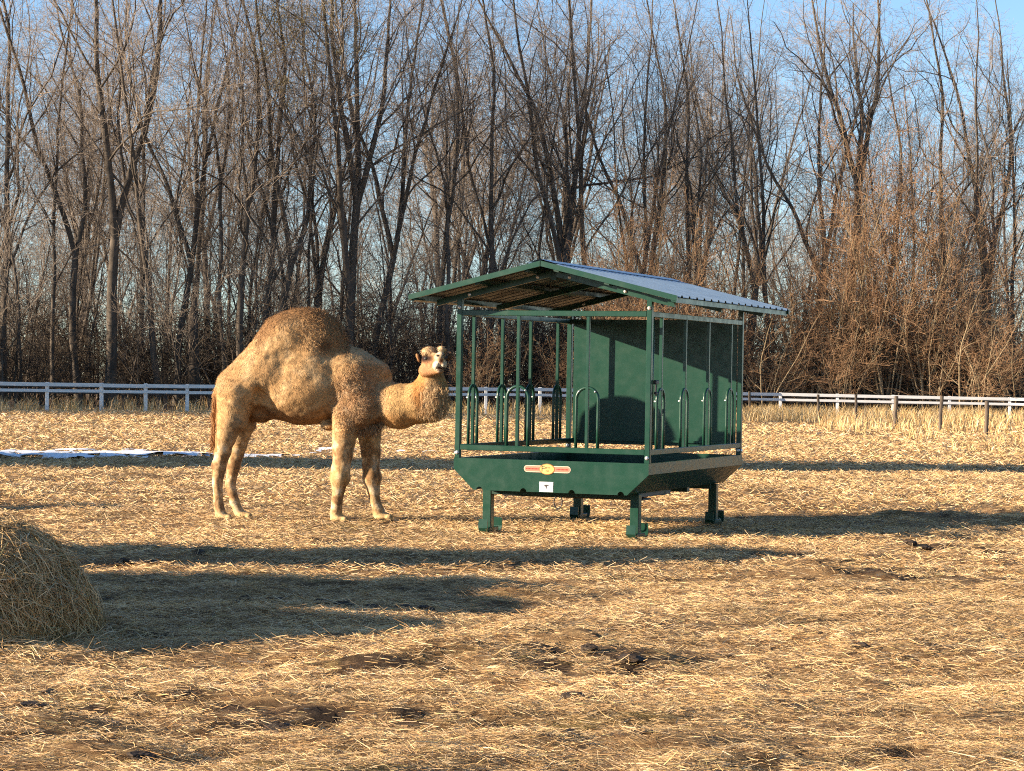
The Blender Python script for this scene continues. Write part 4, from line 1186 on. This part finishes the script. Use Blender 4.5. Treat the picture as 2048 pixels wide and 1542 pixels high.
ct = link('coat', mesh_np('camel_coat', Vh - org, [Fh], [M['fur']], Ch), camel); ct['kind'] = 'stuff'
# tail tuft, shoulder fringe and beard: longer locks
def locks(name, centres, nper, L0, L1, sp, col, drift=(0, 0, -1)):
    Ps = []
    for u, v, dy in centres:
        c = cpt(u, v, dy); Ps.append(c + rng.normal(0, sp, (nper, 3)))
    Ps = np.concatenate(Ps); n = len(Ps)
    d = np.array(drift) + rng.normal(0, .22, (n, 3)); d /= np.linalg.norm(d, axis=1, keepdims=True)
    L = rng.uniform(L0, L1, n)
    Vv, Ff, Cc = ribbons(Ps + d * (L * .5)[:, None], d, L, rng.uniform(.0022, .0042, n), rng.normal(0, .12, n) * L, np.array(col) * rng.uniform(.72, 1.22, (n, 1)), 2)
    o = link(name, mesh_np(name, Vv - org, [Ff], [M['fur']], Cc), camel); o['kind'] = 'stuff'
locks('tail_hair', [(430, 800, -.03), (427, 825, -.03), (427, 850, -.03), (426, 868, -.03), (426, 880, -.03), (427, 886, -.03)], 90, .06, .13, .010, (.30, .145, .055))
locks('shoulder_fringe', [(718 + k * 5, 848 + 6 * math.sin(k * 1.3), -.22 + .02 * (k % 3)) for k in range(10)], 120, .05, .11, .025, (.30, .185, .10))
locks('beard', [(848 + 6.2 * (k % 8), 784 + 17 * (k // 8), -.45 + .012 * abs(k % 8 - 3)) for k in range(24)], 130, .04, .10, .024, (.48, .32, .17))
# eyes
bm = bmesh.new(); bmesh.ops.create_icosphere(bm, subdivisions=2, radius=.021)
em = bpy.data.meshes.new('camel_eye'); bm.to_mesh(em); bm.free(); em.materials.append(M['black_steel'])
cu_, cv_ = to_px(CV)
def surf(u, v):
    m = (cu_ - u) ** 2 + (cv_ - v) ** 2 < 3.0 ** 2
    p = CV[m]; return p[np.argmin(p[:, 1])]
for u, v in ((852, 717), (891.5, 716)):
    p = surf(u, v); q = cpt(u, v, p[1] - CD)
    o = link('eye', em, camel); o.location = Vector(q - org) + Vector((0, .006, 0)); o.scale = (1, .7, .8)
for u, v, w in ((875.5, 711, 1.0), (886.5, 709.5, .8)):
    p = surf(u, v); q = cpt(u, v, p[1] - CD)
    o = link('nostril', em, camel); o.location = Vector(q - org) + Vector((0, .003, 0)); o.scale = (.85 * w, .3, .42); o.rotation_euler = (0, .5 if w == 1 else -.5, 0)
mp = []
for k in range(9):
    u = 870 + 2.6 * k; v = 737.5 - 3.2 * math.cos((k - 4) / 4 * 1.5) + .25 * (k - 4) ** 2 * .5
    p = surf(u, v); mp.append(cpt(u, v, p[1] - CD) - org + np.array([0, -.004, 0]))
Vv, fs = tube(mp, [.003, .005, .006, .006, .006, .006, .006, .005, .003], 6)
link('mouth', mesh_np('camel_mouth', Vv, fs, [M['dung']], smooth=True), camel)

# ------------------------------------------------------------------ hay heaps and bales
def hay_heap(name, loc, rx, ry, h, seed, nst, label, cat, cyl=False, group=None, lens=(.10, .30), wid=(.0024, .0044)):
    e = empty(name, loc); tag(e, label, cat, group)
    nu, nv = 72, 30
    U, Vv = np.meshgrid(np.linspace(0, 2 * math.pi, nu, endpoint=False), np.linspace(0, math.pi / 2, nv))
    ex = .55 if cyl else .85
    cs = np.sign(np.cos(Vv)) * np.abs(np.cos(Vv)) ** ex; sn = np.abs(np.sin(Vv)) ** (.6 if cyl else .95)
    X, Y, Z = rx * cs * np.cos(U), ry * cs * np.sin(U), h * sn
    q = 1 + .46 * (fbm(X / .5 + seed, Y / .5, Z / .4, seed=seed, o=3) - .5) + .10 * (vnoise(X / .12, Y / .12, Z / .12, seed=seed + 1) - .5)
    X, Y, Z = X * q, Y * q, Z * (.5 + .5 * q)
    flare = np.exp(-Z / .10) * .12; X, Y = X * (1 + flare), Y * (1 + flare)
    P = np.stack([X, Y, Z - .03], -1).reshape(-1, 3)
    i, j = np.meshgrid(np.arange(nu), np.arange(nv - 1)); i, j = i.ravel(), j.ravel()
    f = np.stack([j * nu + i, j * nu + (i + 1) % nu, (j + 1) * nu + (i + 1) % nu, (j + 1) * nu + i], 1)
    col = palcol(len(P), .45, .7)
    link('heap', mesh_np('hay_core', P, [f], [M['straw']], col, smooth=True), e)
    fnn = np.cross(P[f[:, 2]] - P[f[:, 0]], P[f[:, 3]] - P[f[:, 1]]); ar = np.linalg.norm(fnn, axis=1) + 1e-9
    k = rng.choice(len(f), nst, p=ar / ar.sum()); a, b_ = rng.uniform(0, 1, (2, nst, 1)); q = f[k]
    S = P[q[:, 0]] * (1 - a) * (1 - b_) + P[q[:, 1]] * a * (1 - b_) + P[q[:, 2]] * a * b_ + P[q[:, 3]] * (1 - a) * b_
    N = fnn[k] / ar[k][:, None]
    grain = np.stack([.5 * np.sign(S[:, 0]) + .2, .2 * np.ones(nst), -1.0 * np.ones(nst)], 1) * .8 + rng.normal(0, .85, (nst, 3))
    t = grain - N * (grain * N).sum(1, keepdims=True); t /= np.linalg.norm(t, axis=1, keepdims=True) + 1e-9
    d = t + N * rng.normal(.05, .16, (nst, 1)); d /= np.linalg.norm(d, axis=1, keepdims=True)
    L = rng.uniform(*lens, nst)
    Vv2, Ff, Cc = ribbons(S + N * rng.uniform(.0, .03, (nst, 1)), d, L, rng.uniform(*wid, nst), rng.normal(0, .13, nst) * L, palcol(nst, .75, 1.1) * np.array([1, .97, .9]), 3)
    nb = nst // 4                                                        # loose hay fallen round the foot
    aa = rng.uniform(0, 2 * math.pi, nb); rr = 1 + np.abs(rng.normal(0, .28, nb))
    S2 = np.stack([rx * rr * np.cos(aa), ry * rr * np.sin(aa), np.zeros(nb)], 1)
    S2[:, 2] = gh(S2[:, 0] + loc[0], S2[:, 1] + loc[1]) + rng.uniform(0, .05, nb) * (1.6 - np.clip(rr, 1, 1.6)) * 2
    d2 = np.stack([rng.normal(0, 1, nb), rng.normal(0, 1, nb), rng.normal(0, .2, nb)], 1); d2 /= np.linalg.norm(d2, axis=1, keepdims=True)
    L2 = rng.uniform(.08, .26, nb)
    V3, F3, C3 = ribbons(S2, d2, L2, rng.uniform(*wid, nb) * .8, rng.normal(0, .12, nb) * L2, palcol(nb, .75, 1.1), 3)
    Ff = np.concatenate([Ff, F3 + len(Vv2)]); Vv2 = np.concatenate([Vv2, V3]); Cc = np.concatenate([Cc, C3])
    o = link('hay', mesh_np('hay_strands', Vv2, [Ff], [M['straw']], Cc), e); o['kind'] = 'stuff'
    return e
hay_heap('hay_bale', (-2.98, 12.75, 0), .64, .75, .60, 4, 44000, 'slumped heap of loose hay from an opened bale at the left edge', 'hay bale')
bg = 'unseen hay bales added past the left edge for their shadows'  # bales out of view, added to cast the shadow bands on the straw
hay_heap('hay_bale', (-4.6, 12.75, 0), .8, .8, 1.1, 9, 4000, 'unseen round hay bale added just past the left edge behind the heap', 'hay bale', True, bg)
hay_heap('hay_bale', (-4.7, 14.0, 0), .8, .8, 1.2, 10, 4000, 'unseen round hay bale added past the left edge, middle of the row', 'hay bale', True, bg)
hay_heap('hay_bale', (-4.6, 15.3, 0), .8, .85, 1.25, 13, 4000, 'unseen round hay bale added past the left edge beside the farther bales', 'hay bale', True, bg)
hay_heap('hay_bale', (-6.1, 17.7, 0), .9, 1.05, 2.25, 17, 4000, 'unseen tall double-stacked round hay bale added past the left edge', 'hay bale', True, bg)
hay_heap('hay_bale', (-6.9, 25.2, 0), .7, .55, .72, 23, 2000, 'unseen low flattened hay bale added past the left edge', 'hay bale', True, bg)

# ------------------------------------------------------------------ dung and clods
def clod(seed, r, flat=.6):
    bm = bmesh.new(); bmesh.ops.create_icosphere(bm, subdivisions=3, radius=r)
    co = np.array([v.co[:] for v in bm.verts])
    q = 1 + 1.1 * (fbm(co[:, 0] / (r * .6) + seed, co[:, 1] / (r * .6), co[:, 2] / (r * .6), seed=seed, o=3) - .5) + .35 * (vnoise(co[:, 0] / (r * .16), co[:, 1] / (r * .16), co[:, 2] / (r * .16), seed=seed + 3) - .5)
    for v, k in zip(bm.verts, q): v.co *= k; v.co.z *= flat
    me = bpy.data.meshes.new('clod'); bm.to_mesh(me); bm.free(); me.materials.append(M['dung'])
    return me
clods = [clod(k, .05) for k in range(5)]
def drop(u, v, s, label, group=None, sz=1.0):
    q = gp(u, v); z = float(gh(q.x, q.y))
    o = link('dung', clods[rnd.randrange(5)], None, (q.x, q.y, z + .012 * s))
    s *= .62 if s > 1.45 else 1.0
    o.scale = (s * rnd.uniform(.9, 1.3), s * rnd.uniform(.8, 1.1), s * sz * rnd.uniform(.8, 1.1)); o.rotation_euler = (0, 0, rnd.uniform(0, 6.28))
    tag(o, label, 'dung', group)
for u, v, s in [(236, 1143, .8), (252, 1141, 1.1), (272, 1144, .7), (290, 1142, .9), (303, 1142, 1.1), (318, 1143, 1.0), (331, 1144, .8), (346, 1142, 1.2), (398, 1115, 1.0)]:
    drop(u, v, s, 'dark dropping in the row beside the hay heap', 'droppings in a row beside the hay heap')
for u, v, s in [(640, 1212, .9), (655, 1216, .8), (690, 1218, 1.0), (715, 1219, .8), (742, 1221, 1.2), (770, 1220, .9), (800, 1221, 1.1), (822, 1223, .8), (852, 1224, 1.0), (490, 1202, 1.0), (560, 1210, .8), (470, 1222, .8)]:
    drop(u, v, s, 'dark dropping lying in the hay heap\'s shadow', 'droppings in the hay heap shadow')
drop(1178, 1330, 1.7, 'large dark clod beside a dug hollow in the foreground straw', None, .9)
drop(1265, 1348, 2.0, 'dark flat clod just right of the large clod in the foreground', None, .6)
for u, v, s in [(1900, 1105, 1.8), (1850, 1115, 1.5), (1935, 1100, 1.6), (1820, 1112, 1.1)]:
    drop(u, v, s, 'dark manure clod in the churned patch at right', 'manure clods in the churned patch at right', .7)
for u, v, s in [(520, 1394, 1.0), (610, 1380, .6), (305, 1285, 1.2), (1145, 1417, 1.0), (1600, 1432, 1.2), (1720, 1330, 1.6), (1840, 1322, 1.5), (285, 1530, 1.6), (650, 1372, .7), (95, 1400, 1.0), (420, 1398, .6), (70, 1425, 1.1), (560, 1450, 1.4), (640, 1458, 1.3), (1130, 1480, 1.1), (1290, 1490, 1.0), (900, 1365, .9)]:
    drop(u, v, s, 'dark clod scattered in the sunlit foreground straw', 'clods scattered in the foreground straw', .6)

# ------------------------------------------------------------------ unseen barn added outside the frame to cast the shadow strip over the paddock
bn = empty('barn', (-24.5, 34.9, 0), (0, 0, R(SUN_DELTA)))
tag(bn, 'unseen red gabled barn added past the left edge to shade the paddock strip', 'barn')
hw, hl_, eh, ph = 2.7, 4.0, 5.6, 9.6
Vb = [(-hl_, -hw, 0), (hl_, -hw, 0), (hl_, hw, 0), (-hl_, hw, 0), (-hl_, -hw, eh), (hl_, -hw, eh), (hl_, hw, eh), (-hl_, hw, eh), (-hl_, 0, ph), (hl_, 0, ph)]
link('wall', mesh_np('barn_wall', Vb, [np.array([[0, 1, 5, 4], [2, 3, 7, 6]]), np.array([[1, 2, 6, 9, 5], [3, 0, 4, 8, 7]])], [M['barn_wall']]), bn)
for s in (-1, 1):
    Vr = [(-hl_ - .2, 0, ph + .03), (hl_ + .2, 0, ph + .03), (hl_ + .2, s * (hw + .12), eh - .12), (-hl_ - .2, s * (hw + .12), eh - .12)]
    Vr += [(x, y, z + .12) for x, y, z in Vr]
    link('roof', mesh_np('barn_roof', Vr, [CUBE_F], [M['barn_roof']]), bn)
